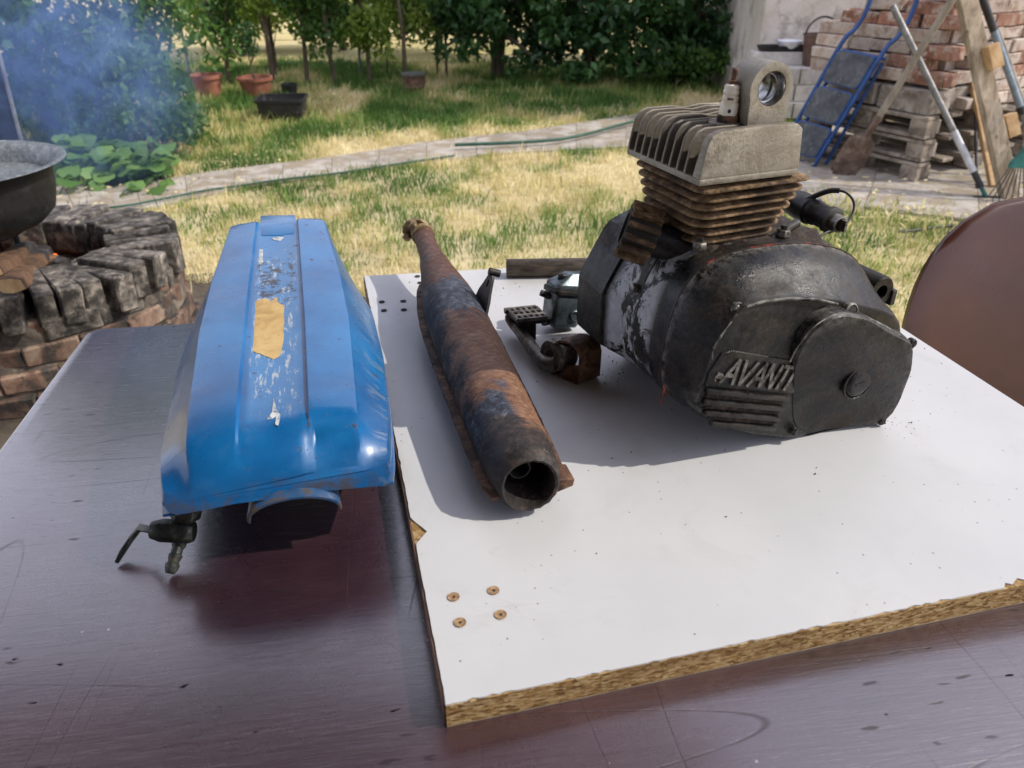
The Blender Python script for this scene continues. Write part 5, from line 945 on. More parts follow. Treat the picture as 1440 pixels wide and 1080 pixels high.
# blue step ladder, folded and leaning
M_BLUE = grime('blue_tube_paint', [(0.3, (0.010, 0.045, 0.16)), (0.7, (0.022, 0.085, 0.27))], 20, (0.3, 0.5), dirt=(0.05, 0.05, 0.06), dscale=40, dth=0.66, bump=0.1)
M_TREAD = grime('tread_mat', [(0.3, (0.045, 0.050, 0.058)), (0.6, (0.085, 0.092, 0.10)), (0.8, (0.14, 0.145, 0.15))], 12, (0.6, 0.85), dirt=(0.42, 0.42, 0.42), dscale=30, dth=0.67, bump=0.4)
rf = at(1142, 238, 0.0); rtop = aty(1243, 72, 4.54); lft = aty(1184, 60, 4.78)
ld = thing('step_ladder', 'blue tubular step ladder with three grey treads leaning against the brick stack', 'ladder', rf)
lu_ = (rtop - rf); across = (lft - rtop); lf = rf + across * 1.04
nl = lu_.cross(across).normalized()
if nl.y > 0: nl = -nl
def lpt(s_, t): return rf + lu_ * t + across * s_
for s_ in (0.0, 1.0):
    off = (across.normalized() * (0.0))
    hook = [lpt(s_, -0.0), lpt(s_, 0.5), lpt(s_, 1.0), lpt(s_, 1.06) + Vector((0.05, 0.02, 0.03)), lpt(s_, 1.12) + Vector((0.085, 0.03, 0.10)), lpt(s_, 1.3) + Vector((0.075, 0.05, 0.25))]
    b = MB(); b.tube(smoothpath(hook, 4), 0.0125, 10); b.build('rail', M_BLUE, ld, 60, world=True)
    b = MB(); b.tube([lpt(s_, 0.0) - nl * 0.10, lpt(s_, 0.92) - nl * 0.05], 0.011, 10); b.build('rear_rail', M_BLUE, ld, 60, world=True)
for t0 in (0.20, 0.50, 0.80):
    ctr = lpt(0.5, t0 + 0.02) + nl * 0.012; wv = across * 0.46; hv = lu_ * 0.135
    sh = rrect(2, 2, 0.28, 4)
    b = MB(); b.loft([[ctr + wv * x + hv * y - nl * 0.012 for x, y in sh], [ctr + wv * x + hv * y + nl * 0.002 for x, y in sh]]); tr = b.build('tread', M_BLUE, ld, None, 0.003, world=True)
    b = MB(); b.loft([[ctr + wv * x * 0.93 + hv * y * 0.92 + nl * 0.001 for x, y in sh], [ctr + wv * x * 0.93 + hv * y * 0.92 + nl * 0.006 for x, y in sh]]); b.build('tread_mat', M_TREAD, tr, world=True)
for t0 in (0.02, 0.95):
    b = MB(); b.tube([lpt(0, t0) - nl * 0.05, lpt(1, t0) - nl * 0.05], 0.009, 8); b.build('cross_bar', M_BLUE, ld, 60, world=True)
# shovel
M_HAND = grime('grey_handle_wood', [(0.3, (0.17, 0.145, 0.11)), (0.7, (0.32, 0.28, 0.22))], 20, (0.7, 0.85), stretch=(1, 1, 0.3)); M_SHV = grime('rusty_blade', [(0.3, (0.09, 0.06, 0.045)), (0.6, (0.19, 0.135, 0.105)), (0.8, (0.28, 0.22, 0.18))], 14, (0.5, 0.75), 0.4, bump=0.4)
g0 = at(1182, 250, 0.0); g1 = aty(1339, 0, 4.14); sd0 = (g1 - g0).normalized()
sh_ = thing('shovel', 'rusty shovel with long grey wooden handle leaning against the pallets', 'shovel', g0)
lat = sd0.cross(Vector((0.25, 1, 0.15))).normalized(); nf = lat.cross(sd0).normalized(); b = MB(); secs = []
for t, w_ in ((0.0, 0.05), (0.02, 0.07), (0.08, 0.078), (0.18, 0.080), (0.235, 0.072), (0.27, 0.024)):
    c = g0 + sd0 * t; secs.append([c + lat * (w_ * u_) + nf * (0.018 * u_ * u_ + k) for k in (0, ) for u_ in (-1, -0.5, 0, 0.5, 1)] + [c + lat * (w_ * u_) + nf * (0.018 * u_ * u_ + 0.003) for u_ in (1, 0.5, 0, -0.5, -1)])
b.loft(secs); b.build('blade', M_SHV, sh_, 50, world=True)
b = MB(); b.tube([g0 + sd0 * 0.20, g0 + sd0 * 0.30, g0 + sd0 * 0.40], [0.012, 0.019, 0.0185], 12); b.build('socket', M_SHV, sh_, 50, world=True)
b = MB(); b.tube([g0 + sd0 * 0.38, g0 + sd0 * 1.55], 0.0175, 12); b.build('handle', M_HAND, sh_, 50, world=True)
# broom stick with teal end
def stick(name, label, cat, p0, p1, segs):
    t = thing(name, label, cat, p0); d_ = (p1 - p0)
    for nm, a_, c_, r_, m in segs: b = MB(); b.tube([p0 + d_ * a_, p0 + d_ * c_], r_, 12); b.build(nm, m, t, 50, world=True)
    return t
M_GALV = grime('galvanised_tube', [(0.3, (0.14, 0.14, 0.135)), (0.7, (0.26, 0.255, 0.245))], 20, (0.4, 0.6), 0.6); M_SILV = grime('pale_tube', [(0.3, (0.40, 0.40, 0.41)), (0.7, (0.56, 0.56, 0.57))], 20, (0.35, 0.55), 0.3); M_BLKP = grime('black_plastic', [(0.3, (0.010, 0.010, 0.011)), (0.7, (0.024, 0.024, 0.025))], 30, (0.4, 0.6)); M_TEAL = grime('teal_plastic', [(0.3, (0.01, 0.10, 0.09)), (0.7, (0.02, 0.17, 0.14))], 20, (0.35, 0.5))
bt0, bt1 = at(1389, 282, 0.0), aty(1255, 8, 4.44)
br = stick('rake_handle', 'grey metal handle with silver sleeve and teal socket leaning on the bricks', 'handle', bt0, bt1, [('socket', 0.0, 0.07, 0.011, M_TEAL), ('grip', 0.07, 0.15, 0.0165, M_BLKP), ('sleeve', 0.15, 0.36, 0.0185, M_SILV), ('tube', 0.355, 1.0, 0.0165, M_GALV)])
b = MB(); b.box(bt0 + Vector((0.0, 0.0, 0.012)), (0.16, 0.03, 0.02)); b.build('rake_head', M_BLKP, br, None, 0.004, world=True)
for k in range(7): b = MB(); b.tube([bt0 + Vector((-0.07 + 0.0233 * k, 0, 0.008)), bt0 + Vector((-0.07 + 0.0233 * k, -0.035, 0.002))], 0.0025, 6); b.build('tine', M_BLKP, br, world=True)
# timber props
M_TIM = grime('weathered_timber', [(0.3, (0.22, 0.17, 0.11)), (0.55, (0.36, 0.29, 0.20)), (0.8, (0.46, 0.39, 0.29))], 7, (0.8, 0.95), bump=0.5, bdist=0.003, bscale=40, dirt=(0.14, 0.10, 0.07), dscale=12, dth=0.62, stretch=(3, 3, 1)); M_NEWT = grime('fresh_timber', [(0.3, (0.38, 0.23, 0.10)), (0.7, (0.54, 0.37, 0.19))], 12, (0.75, 0.9), bump=0.3)
def beam(t, name, p0, p1, w_, d__, mat, side=(1, 0, 0)):
    d_ = (p1 - p0).normalized(); s_ = (Vector(side) - d_ * d_.dot(Vector(side))).normalized(); n_ = d_.cross(s_); sq_ = ((1, 1), (-1, 1), (-1, -1), (1, -1)); b = MB()
    b.loft([[p + s_ * w_ / 2 * x + n_ * d__ / 2 * y for x, y in sq_] for p in (p0, p1)]); return b.build(name, mat, t, None, 0.003, 1, world=True)
a0_, a1_ = at(1420, 278, 0.02), aty(1357, -10, 4.22)
tm = thing('timber_prop', 'long weathered timber with nailed wooden cleats leaning on the brick stack', 'timber', a0_)
beam(tm, 'beam', a0_, a1_ + (a1_ - a0_) * 0.3, 0.085, 0.05, M_TIM); dv = (a1_ - a0_)
for px, py in ((1392, 80), (1416, 176)):
    p = aty(px, py, 4.12); beam(tm, 'cleat', p - dv * 0.05 + Vector((0.0, -0.03, 0)), p + dv * 0.06 + Vector((0.0, -0.03, 0)), 0.06, 0.06, M_NEWT)
a2_, a3_ = at(1396, 262, 0.02), aty(1362, 84, 4.62); tm2 = thing('timber_lath', 'narrow orange timber lath standing behind the long weathered timber', 'timber', a2_); beam(tm2, 'lath', a2_, a3_, 0.035, 0.03, M_NEWT)
tl0 = at(1474, 262, 0.0); stick('metal_pole', 'pale blue grey metal pole with black top leaning among the timbers', 'pole', tl0, aty(1384, 4, 4.36), [('lower_tube', 0.0, 0.42, 0.016, M_GALV), ('collar', 0.42, 0.46, 0.019, M_BLKP), ('upper_tube', 0.45, 0.86, 0.0185, grime('blue_grey_tube', [(0.3, (0.18, 0.23, 0.27)), (0.7, (0.29, 0.34, 0.38))], 20, (0.35, 0.5), 0.4)), ('grip', 0.86, 1.03, 0.0195, M_BLKP)])
stick('wooden_stick', 'thin brown wooden stick leaning behind the pale metal pole', 'stick', at(1478, 255, 0.0), aty(1402, 40, 4.6), [('shaft', 0, 1, 0.0135, M_HAND)])
stick('thin_iron_rod', 'thin dark iron rod standing upright between bricks and timbers', 'rod', at(1374, 270, 0.0), aty(1371, 142, 4.5), [('rod', 0, 1, 0.008, M_BLK)])
# leaf rake with teal hub
lr0 = aty(1438, 222, 3.95); lr_ = thing('leaf_rake', 'teal plastic leaf rake head with thin wire tines beside the timber', 'rake', at(1424, 284, 0.0))
b = MB(); b.loft([[(lr0.x - w_, 3.95 - 0.01, lr0.z + h), (lr0.x + w_, 3.95 - 0.01, lr0.z + h), (lr0.x + w_, 3.965, lr0.z + h), (lr0.x - w_, 3.965, lr0.z + h)] for w_, h in ((0.055, -0.05), (0.05, -0.02), (0.012, 0.03), (0.012, 0.06))]); b.build('hub', M_TEAL, lr_, None, 0.003, world=True)
for k in range(9): x = (k - 4) / 4; b = MB(); b.tube([(lr0.x + 0.045 * x, 3.957, lr0.z - 0.045), (lr0.x + 0.13 * x, 3.93, 0.03), (lr0.x + 0.135 * x, 3.90, 0.004)], 0.0028, 6); b.build('tine', M_BLK, lr_, world=True)
b = MB(); b.tube([(lr0.x, 3.957, lr0.z + 0.05), (lr0.x + 0.06, 4.25, 1.1)], 0.013, 10); b.build('handle', M_HAND, lr_, 50, world=True)
# concrete blocks with a bucket, tray and bowl against the wall
M_CB = grime('pale_concrete_block', [(0.3, (0.42, 0.40, 0.37)), (0.7, (0.60, 0.58, 0.54))], 8, (0.85, 0.95), bump=0.6, bdist=0.004, bscale=50, rand=0.1)
bb0 = at(1112, 170, 0.0)
cbx = box_mesh('block_body', (0.40, 0.24, 0.118), M_CB, 0.006)
cbl = ['pale concrete block at the bottom of the pile under the brown bucket', 'pale concrete block in the middle of the pile under the brown bucket', 'pale concrete block topmost of the pile directly under the brown bucket']
for k in range(3):
    t = thing('concrete_block', cbl[k], 'block', (bb0.x + 0.08 + random.uniform(-0.015, 0.015), bb0.y + 0.05, 0.028 + 0.12 * k), random.uniform(-0.05, 0.05), 'concrete blocks by the wall'); put(cbx, 'block_body', t, Matrix.Translation((0, 0, 0.06)))
    for q in (-0.1, 0.1): b = MB(); b.box((q, -0.1205, 0.06), (0.012, 0.004, 0.10)); b.build('groove', M_MORT, t)
bz = 0.028 + 0.36
bk0 = aty(1141, 122, bb0.y + 0.03); bu = thing('bucket', 'brown plastic bucket with raised handle standing on pale concrete blocks', 'bucket', (bk0.x, bk0.y, bz))
M_BUC = grime('brown_bucket_plastic', [(0.3, (0.085, 0.045, 0.035)), (0.7, (0.15, 0.085, 0.065))], 14, (0.4, 0.6))
b = MB(); b.lathe([(0.005, 0.0), (0.095, 0.0), (0.118, 0.20), (0.126, 0.205), (0.126, 0.215), (0.114, 0.213), (0.092, 0.012), (0.005, 0.01)], 28); b.build('pail', M_BUC, bu, 40)
b = MB(); b.tube([(-0.12 * math.cos(a_), -0.02, 0.20 + 0.13 * math.sin(a_)) for a_ in [math.pi * k / 14 for k in range(15)]], 0.0065, 8); b.build('handle', M_BLKP, bu, 50)
tr0 = aty(1098, 84, bb0.y + 0.16); tr_ = thing('wall_shelf_board', 'long pale board lying across the concrete blocks behind the bucket', 'board', (tr0.x + 0.15, bb0.y + 0.10, bz)); b = MB(); b.box((-0.18, 0.02, 0.045), (0.42, 0.13, 0.09)); b.build('plank', M_CB, tr_, None, 0.004)
bt_ = thing('black_tray', 'shallow black tray resting on the pale board by the wall', 'tray', (tr0.x + 0.0, bb0.y + 0.12, bz + 0.09)); b = MB(); b.loft([[(x * q, y * q, z) for x, y in rrect(0.40, 0.13, 0.03, 4)] for q, z in ((0.9, 0.0), (1, 0.04), (0.94, 0.04), (0.86, 0.01))]); b.build('tray_shell', M_BLKP, bt_, 40)
bw = thing('white_bowl', 'low white bowl sitting in the black tray by the house wall', 'bowl', (tr0.x + 0.03, bb0.y + 0.12, bz + 0.10)); b = MB(); b.lathe([(0.002, 0), (0.055, 0), (0.09, 0.05), (0.093, 0.062), (0.086, 0.06), (0.05, 0.012), (0.002, 0.01)], 24); b.build('bowl_shell', grime('white_plastic', [(0.3, (0.6, 0.62, 0.68)), (0.7, (0.75, 0.76, 0.8))], 10, (0.35, 0.5)), bw, 40)
# ---------------------------------------------------------------- things on the lawn
M_TERRA = grime('terracotta', [(0.3, (0.24, 0.085, 0.05)), (0.7, (0.38, 0.15, 0.09))], 8, (0.7, 0.9), rand=0.1); M_PSOIL = grime('pot_soil', [(0.3, (0.03, 0.022, 0.015)), (0.7, (0.08, 0.06, 0.04))], 30, (0.95, 1.0), bump=1.0, bdist=0.01)
def pot(px, py, label, r_, h):
    p = at(px, py, 0); t = thing('flower_pot', label, 'flower pot', p, group='terracotta pots by the fence'); b = MB(); b.lathe([(0.005, 0), (r_ * 0.72, 0), (r_ * 0.93, h * 0.84), (r_ * 1.04, h * 0.85), (r_ * 1.05, h), (r_ * 0.95, h), (r_ * 0.9, h * 0.8)], 28, cap1=False); b.build('pot_wall', M_TERRA, t, 40)
    b = MB(); b.lathe([(0.004, h * 0.82), (r_ * 0.92, h * 0.80)], 24, cap0=True, cap1=False); b.build('soil', M_PSOIL, t); return t
pot(296, 139, 'tall terracotta pot half hidden by the leafy bush beside the fence', 0.125, 0.20); pot(362, 137, 'wide terracotta pot holding a small clipped shrub by the fence', 0.145, 0.17)
p = at(400, 168, 0); sq_ = thing('square_planter', 'black square plastic planter tub standing on the grass', 'planter', p, R(6)); b = MB()
b.loft([[(x * q, y * q, z) for x, y in rrect(0.36, 0.30, 0.03, 3)] for q, z in ((0.80, 0.0), (0.93, 0.14), (1.02, 0.145), (1.02, 0.165), (0.94, 0.165), (0.90, 0.06))]); b.build('tub', M_BLKP, sq_, 40)
b = MB(); b.prism(rrect(0.32, 0.26, 0.03, 3), 0.05, 0.07); b.build('soil', M_PSOIL, sq_)
p = at(409, 139, 0); bb_ = thing('small_black_pot', 'small dark grey round pot just behind the square black planter', 'flower pot', p); b = MB(); b.lathe([(0.004, 0), (0.055, 0), (0.068, 0.11), (0.072, 0.11), (0.072, 0.125), (0.062, 0.125), (0.055, 0.08)], 20, cap1=False); b.build('pot_wall', M_BLKP, bb_, 40); b = MB(); b.lathe([(0.003, 0.10), (0.06, 0.098)], 16, cap1=False); b.build('soil', M_PSOIL, bb_)
p = at(583, 132, 0); rb_ = thing('rusty_drum', 'low rusty drum with flat grey lid standing before the hedge', 'drum', p); b = MB(); b.lathe([(0.003, 0), (0.10, 0), (0.102, 0.06), (0.106, 0.065), (0.102, 0.07), (0.102, 0.16)], 24); b.build('drum_wall', M_RUST, rb_, 40); b = MB(); b.lathe([(0.003, 0.161), (0.11, 0.161), (0.112, 0.175), (0.003, 0.18)], 24); b.build('lid', M_GALV, rb_, 40)
M_HOSE = grime('green_hose_rubber', [(0.3, (0.012, 0.055, 0.035)), (0.7, (0.022, 0.09, 0.055))], 20, (0.4, 0.6))
def cable(name, label, cat, pts, r_, mat, z=0.036):
    P = smoothpath([at(x, y, 0) + Vector((0, 0, z + r_)) for x, y in pts], 6); b = MB(); b.tube(P, r_, 8); o = b.build(name, mat, None, 60); return tag(o, label, cat)
cable('garden_hose', 'green garden hose lying along the slab path', 'hose', [(640, 214), (720, 211), (785, 206), (830, 197), (872, 185), (905, 178), (1000, 170)], 0.011, M_HOSE)
cable('garden_hose', 'thin green hose lying along the path edge behind the fire pit', 'hose', [(20, 312), (90, 306), (170, 298), (210, 291), (245, 284), (290, 275), (340, 268), (400, 259), (470, 251), (560, 237), (640, 225)], 0.006, M_HOSE, 0.022)
cable('electric_cable', 'black electric cable lying on the yard paving behind the chair', 'cable', [(1262, 337), (1285, 335), (1310, 331), (1345, 328), (1400, 326), (1450, 322)], 0.008, M_BLKP, 0.03)
# ---------------------------------------------------------------- vegetation
def np_mesh(name, V, F, tint, mat, parent=None):
    """V (n,3), F (m,k) all faces of k corners, tint per vertex"""
    me = bpy.data.meshes.new(name); k = F.shape[1]
    me.vertices.add(len(V)); me.vertices.foreach_set('co', V.astype(np.float32).ravel())
    me.loops.add(F.size); me.loops.foreach_set('vertex_index', F.astype(np.int32).ravel())
    me.polygons.add(len(F)); me.polygons.foreach_set('loop_start', (np.arange(len(F)) * k).astype(np.int32))
    at_ = me.attributes.new('tint', 'FLOAT', 'POINT'); at_.data.foreach_set('value', tint.astype(np.float32))
    me.update(calc_edges=True); me.materials.append(mat); o = bpy.data.objects.new(name, me); COL.objects.link(o)
    if parent is not None: o.parent = parent
    return o
def leaves(C, size, tint, droop=0.5, aspect=0.55, rng=RNG):
    """a folded 6-corner leaf (two quads) at every centre"""
    n = len(C); az = rng.uniform(0, 2 * np.pi, n); el_ = rng.normal(-droop, 0.45, n)
    d = np.c_[np.cos(az) * np.cos(el_), np.sin(az) * np.cos(el_), np.sin(el_)]
    up_ = rng.normal(0, 0.45, (n, 3)) + np.array([0, 0, 1.0]); s_ = np.cross(d, up_); s_ /= np.linalg.norm(s_, axis=1)[:, None] + 1e-9; nn_ = np.cross(s_, d)
    L = (size * rng.uniform(0.6, 1.35, n))[:, None]; W_ = L * aspect * 0.5
    base = C - d * L * 0.5; tip = C + d * L * 0.5 - nn_ * L * 0.12; m1 = base + d * L * 0.45
    V = np.stack([base, m1 + s_ * W_ + nn_ * W_ * 0.35, tip, m1 - s_ * W_ + nn_ * W_ * 0.35, m1], 1).reshape(-1, 3)
    i = np.arange(n)[:, None] * 5; F = np.concatenate([i + np.array([[0, 1, 2, 4]]), i + np.array([[0, 4, 2, 3]])], 0)
    return V, F, np.repeat(tint, 5)
def crown_points(clumps, per, spread, rng=RNG):
    """leaf centres gathered in clumps, each a loose shell of leaves"""
    C = []; T = []
    for (c, r_) in clumps:
        k = int(per * r_ * r_ / (spread * spread)); d = rng.normal(0, 1, (k, 3)); d /= np.linalg.norm(d, axis=1)[:, None]; q = r_ * rng.uniform(0.25, 1.0, k) ** 0.6
        C.append(np.array(c) + d * q[:, None] * np.array([1, 1, 0.8])); T.append(np.clip(rng.normal(0.45, 0.18) + rng.normal(0, 0.16, k), 0, 1))
    return np.concatenate(C), np.concatenate(T)
ML_DARK = mat_leaf('dark_leaf', (0.016, 0.048, 0.020), (0.075, 0.17, 0.045), 0.25); ML_MID = mat_leaf('garden_leaf', (0.030, 0.080, 0.022), (0.13, 0.25, 0.055), 0.38); ML_LIGHT = mat_leaf('sunny_leaf', (0.10, 0.18, 0.03), (0.32, 0.42, 0.09), 0.48); ML_BIG = mat_leaf('squash_leaf', (0.055, 0.13, 0.03), (0.16, 0.28, 0.07), 0.3)
M_TRUNK = grime('bark', [(0.3, (0.06, 0.045, 0.03)), (0.7, (0.17, 0.13, 0.09))], 14, (0.9, 1.0), bump=0.8, bdist=0.01, bscale=40, stretch=(2, 2, 0.5))
def tree(name, label, cat, base, clumps, per, spread, leaf, mat, trunk_r, limbs, group=None, trunk_h=None):
    base = Vector((base[0], base[1], 0)); t = thing(name, label, cat, base, group=group)
    C, T = crown_points(clumps, per, spread); C = C[C[:, 2] > 0.03]; T = T[:len(C)]
    V, F, TT = leaves(C - np.array(base), leaf, T); o = np_mesh('crown', V, F, TT, mat, t); o['kind'] = 'stuff'
    th = trunk_h or max(c[0][2] for c in clumps) * 0.8; b = MB(); pts = [Vector((random.uniform(-0.04, 0.04) * k, random.uniform(-0.04, 0.04) * k, th * k / 5)) for k in range(6)]
    b.tube(pts, [trunk_r * (1 - 0.14 * k) for k in range(6)], 9)
    tk = b.build('trunk', M_TRUNK, t, 60); idx = random.sample(range(len(clumps)), min(limbs, len(clumps)))
    for i in idx:
        c = Vector(clumps[i][0]) - base; s_ = pts[min(5, max(1, int(5 * min(0.9, c.z / th * 0.6))))]; b = MB(); m_ = (s_ + c) / 2 + Vector((random.uniform(-0.08, 0.08), random.uniform(-0.08, 0.08), 0.06)); b.tube([s_, m_, c], [trunk_r * 0.42, trunk_r * 0.3, trunk_r * 0.12], 6); b.build('limb', M_TRUNK, t, 60)
    return t
def cl(cx, cy, z0_, z1_, rx, ry, n, r0, r1):
    out_ = []
    for _ in range(n): out_.append(((cx + random.uniform(-rx, rx), cy + random.uniform(-ry, ry), random.uniform(z0_, z1_)), random.uniform(r0, r1)))
    return out_
# the big leafy bush on the left, reaching out over the bed
c1 = cl(-3.35, 5.6, 0.25, 2.4, 0.85, 0.6, 60, 0.20, 0.38) + cl(-2.55, 5.25, 0.12, 0.75, 0.35, 0.3, 18, 0.12, 0.22)
tree('leafy_bush', 'large leafy bush hanging over the bed behind the drifting smoke', 'bush', (-3.3, 5.7), c1, 95, 0.2, 0.075, ML_MID, 0.06, 12)
c1 = cl(-2.5, 6.3, 0.5, 2.3, 0.35, 0.3, 26, 0.16, 0.30)
tree('leafy_bush', 'lighter leafy bush rising behind the tall terracotta pot', 'bush', (-2.75, 6.4), c1, 80, 0.2, 0.065, ML_MID, 0.035, 8)
# slim vine-clad saplings along the fence
for px, hgt_, n, rx_, z0_, lab, m in ((322, 1.9, 34, 0.16, 0.36, 'slim leafy sapling between the two terracotta pots', ML_MID), (433, 2.0, 34, 0.17, 0.42, 'slim leafy sapling beside the fence behind the square planter', ML_MID), (472, 2.1, 44, 0.19, 0.30, 'bushier sapling with dark foliage midway between square planter and rusty drum', ML_MID), (520, 2.0, 40, 0.18, 0.30, 'pale leaved sapling with visible stem near the rusty drum', ML_LIGHT), (570, 2.0, 44, 0.24, 0.42, 'pale leaved sapling overhanging the rusty drum', ML_LIGHT), (385, 2.0, 30, 0.20, 0.62, 'leafy sapling hanging over the wide terracotta pot', ML_LIGHT)):
    p = at(px, 122, 0); c1 = cl(p.x, p.y + 0.05, z0_, hgt_, rx_, 0.14, n, 0.10, 0.20)
    tree('fence_sapling', lab, 'tree', (p.x, p.y), c1, 80, 0.15, 0.060, m, 0.022, 8, group='saplings along the fence', trunk_h=hgt_)
p = at(365, 137, 0); c1 = cl(p.x, p.y, 0.36, 0.56, 0.04, 0.04, 9, 0.07, 0.11); tree('clipped_shrub', 'small clipped round shrub growing from the wide terracotta pot', 'shrub', (p.x, p.y), c1, 60, 0.08, 0.03, ML_DARK, 0.012, 2, trunk_h=0.45)
# dense dark trees closing the garden to the right of the fence
for k, (x, y, lab, m) in enumerate(((-0.15, 8.0, 'dense dark tree with drooping leaves standing next to the rusty drum', ML_DARK), (0.75, 7.9, 'dense dark tree in the middle of the back hedge', ML_DARK), (1.65, 8.0, 'dense dark tree of the back hedge next to the house end', ML_DARK))):
    c1 = cl(x, y, 0.25, 2.7, 0.55, 0.45, 64, 0.20, 0.36) + cl(x, y - 0.5, 0.10, 0.8, 0.5, 0.12, 14, 0.10, 0.18)
    tree('dense_tree', lab, 'tree', (x, y + 0.2), c1, 105, 0.2, 0.085, m, 0.07, 10, group='dense trees of the back hedge')
c1 = cl(1.55, 7.35, 0.12, 0.30, 0.40, 0.12, 14, 0.09, 0.16); tree('low_shrub', 'low bright green shrub at the foot of the back hedge', 'shrub', (1.5, 7.4), c1, 70, 0.14, 0.055, ML_MID, 0.015, 3, trunk_h=0.3)
# sunlit growth beyond the fence
for x, y, lab in ((-3.4, 10.0, 'sunlit pale green bush beyond the fence behind the big leafy bush'), (-2.1, 10.4, 'sunlit yellow green bush beyond the fence behind the saplings'), (-0.9, 10.1, 'sunlit pale bush beyond the fence behind the rusty drum')):
    c1 = cl(x, y, 0.35, 1.5, 0.7, 0.4, 40, 0.20, 0.36); tree('far_bush', lab, 'bush', (x, y), c1, 60, 0.22, 0.09, ML_LIGHT, 0.05, 6, group='sunlit bushes beyond the fence')
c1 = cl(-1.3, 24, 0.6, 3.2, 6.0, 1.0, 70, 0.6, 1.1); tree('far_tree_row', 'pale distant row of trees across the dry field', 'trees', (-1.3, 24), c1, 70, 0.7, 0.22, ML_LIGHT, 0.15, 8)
for x, w_, n_, m, lab in ((-2.35, 0.55, 26, ML_LIGHT, 'sunlit climbing vine on the wire fence behind the wide terracotta pot'), (-1.25, 0.5, 26, ML_LIGHT, 'sunlit climbing vine on the wire fence behind the rusty drum'), (-0.75, 0.3, 18, ML_MID, 'dark green climbing vine where the fence meets the back hedge')):
    c1 = cl(x, 8.25, 0.45, 1.5, w_, 0.08, n_, 0.09, 0.17); tree('fence_vine', lab, 'vine', (x, 8.25), c1, 70, 0.14, 0.06, m, 0.012, 6, group='vines on the fence', trunk_h=1.3)
# pale garden wall glimpsed far beyond the fence
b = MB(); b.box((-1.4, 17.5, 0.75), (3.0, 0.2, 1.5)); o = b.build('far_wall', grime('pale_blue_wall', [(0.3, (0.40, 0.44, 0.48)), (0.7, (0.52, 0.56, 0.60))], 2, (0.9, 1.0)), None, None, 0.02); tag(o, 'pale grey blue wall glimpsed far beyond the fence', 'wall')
# wire fence: thin posts and strands
fe = thing('wire_fence', 'thin wire fence with slender posts behind the saplings', 'fence', (-3.2, 8.15, 0))
for k in range(6): x = -3.2 + 0.85 * k; b = MB(); b.tube([(x, 8.15, 0), (x + 0.01, 8.15, 1.5)], 0.014, 8); b.build('post', M_TRUNK if k % 2 else M_GALV, fe, 60, world=True)
for z in (0.15, 0.35, 0.55, 0.75, 0.95, 1.15, 1.35): b = MB(); b.tube([(-3.4, 8.15, z), (1.1, 8.15, z)], 0.0018, 4); b.build('strand', M_GALV, fe, world=True)
# squash plant: big leaves, each one its own
sq = thing('squash_plant', 'broad leaved squash plant sprawling between the bush and the path', 'plant', (-2.25, 4.5, 0))
lm = []
for s_ in range(4):
    rnd = random.Random(s_ + 300); V_ = [(0, 0, 0.0)]; n_ = 12
    for k in range(n_):
        a_ = 2 * math.pi * k / n_; r_ = (0.62 + 0.38 * math.cos(a_ / 2) ** 2) * (1 + 0.10 * math.sin(5 * a_ + s_)); V_.append((r_ * math.cos(a_) * 0.075, r_ * math.sin(a_) * 0.075, 0.010 * math.cos(2 * a_ + s_) - 0.012 * r_))
    me = bpy.data.meshes.new('leaf'); me.from_pydata(V_, [], [(0, k + 1, (k + 1) % n_ + 1) for k in range(n_)]); at_ = me.attributes.new('tint', 'FLOAT', 'POINT'); at_.data.foreach_set('value', [0.15 + 0.25 * s_] * len(V_)); me.materials.append(ML_BIG); me.shade_smooth(); lm.append(me)
for k in range(130):
    px = random.uniform(92, 242); py = random.triangular(208, 268, 240); p = at(px, py + random.uniform(0, 6), random.uniform(0.03, 0.05)); h_ = random.uniform(0.05, 0.17) * (1 if py < 250 else 0.55); q = Vector((p.x, p.y, h_)) - Vector((-2.25, 4.5, 0))
    put(random.choice(lm), 'leaf', sq, Matrix.Translation(q) @ Matrix.Rotation(random.uniform(0, 6.28), 4, 'Z') @ Matrix.Rotation(random.uniform(0.1, 0.9), 4, 'Y') @ Matrix.Scale(random.uniform(0.6, 1.15), 4)); stm = MB(); stm.tube([q, q + Vector((random.uniform(-0.05, 0.05), random.uniform(-0.05, 0.05), -h_))], 0.003, 5); stm.build('stem', M_HOSE, sq)
c1 = cl(-2.35, 4.95, 0.10, 0.34, 0.38, 0.15, 16, 0.09, 0.16); tree('bed_shrub', 'light green shrub growing behind the squash leaves', 'shrub', (-2.35, 5.0), c1, 75, 0.13, 0.05, ML_MID, 0.012, 3, trunk_h=0.25)
# grass: value noise decides where it is dry straw and where it is still green
def vnoise(x, y, s_, seed):
    r_ = np.random.default_rng(seed).random((64, 64)); gx, gy = x / s_ + 200, y / s_ + 200; ix, iy = np.floor(gx).astype(int), np.floor(gy).astype(int); fx, fy = gx - ix, gy - iy; fx = fx * fx * (3 - 2 * fx); fy = fy * fy * (3 - 2 * fy)
    g_ = lambda i, j: r_[i % 64, j % 64]
    return (g_(ix, iy) * (1 - fx) + g_(ix + 1, iy) * fx) * (1 - fy) + (g_(ix, iy + 1) * (1 - fx) + g_(ix + 1, iy + 1) * fx) * fy
def inpoly(x, y, poly):
    r_ = np.zeros(len(x), bool); n_ = len(poly)
    for i in range(n_):
        x0, y0_ = poly[i]; x1, y1 = poly[(i + 1) % n_]
        c = ((y0_ > y) != (y1 > y)) & (x < (x1 - x0) * (y - y0_) / (y1 - y0_ + 1e-12) + x0); r_ ^= c
    return r_
ppoly = [tuple(at(*q)[:2]) for q in LOW] + [tuple(at(*q)[:2]) for q in UPP[::-1]]
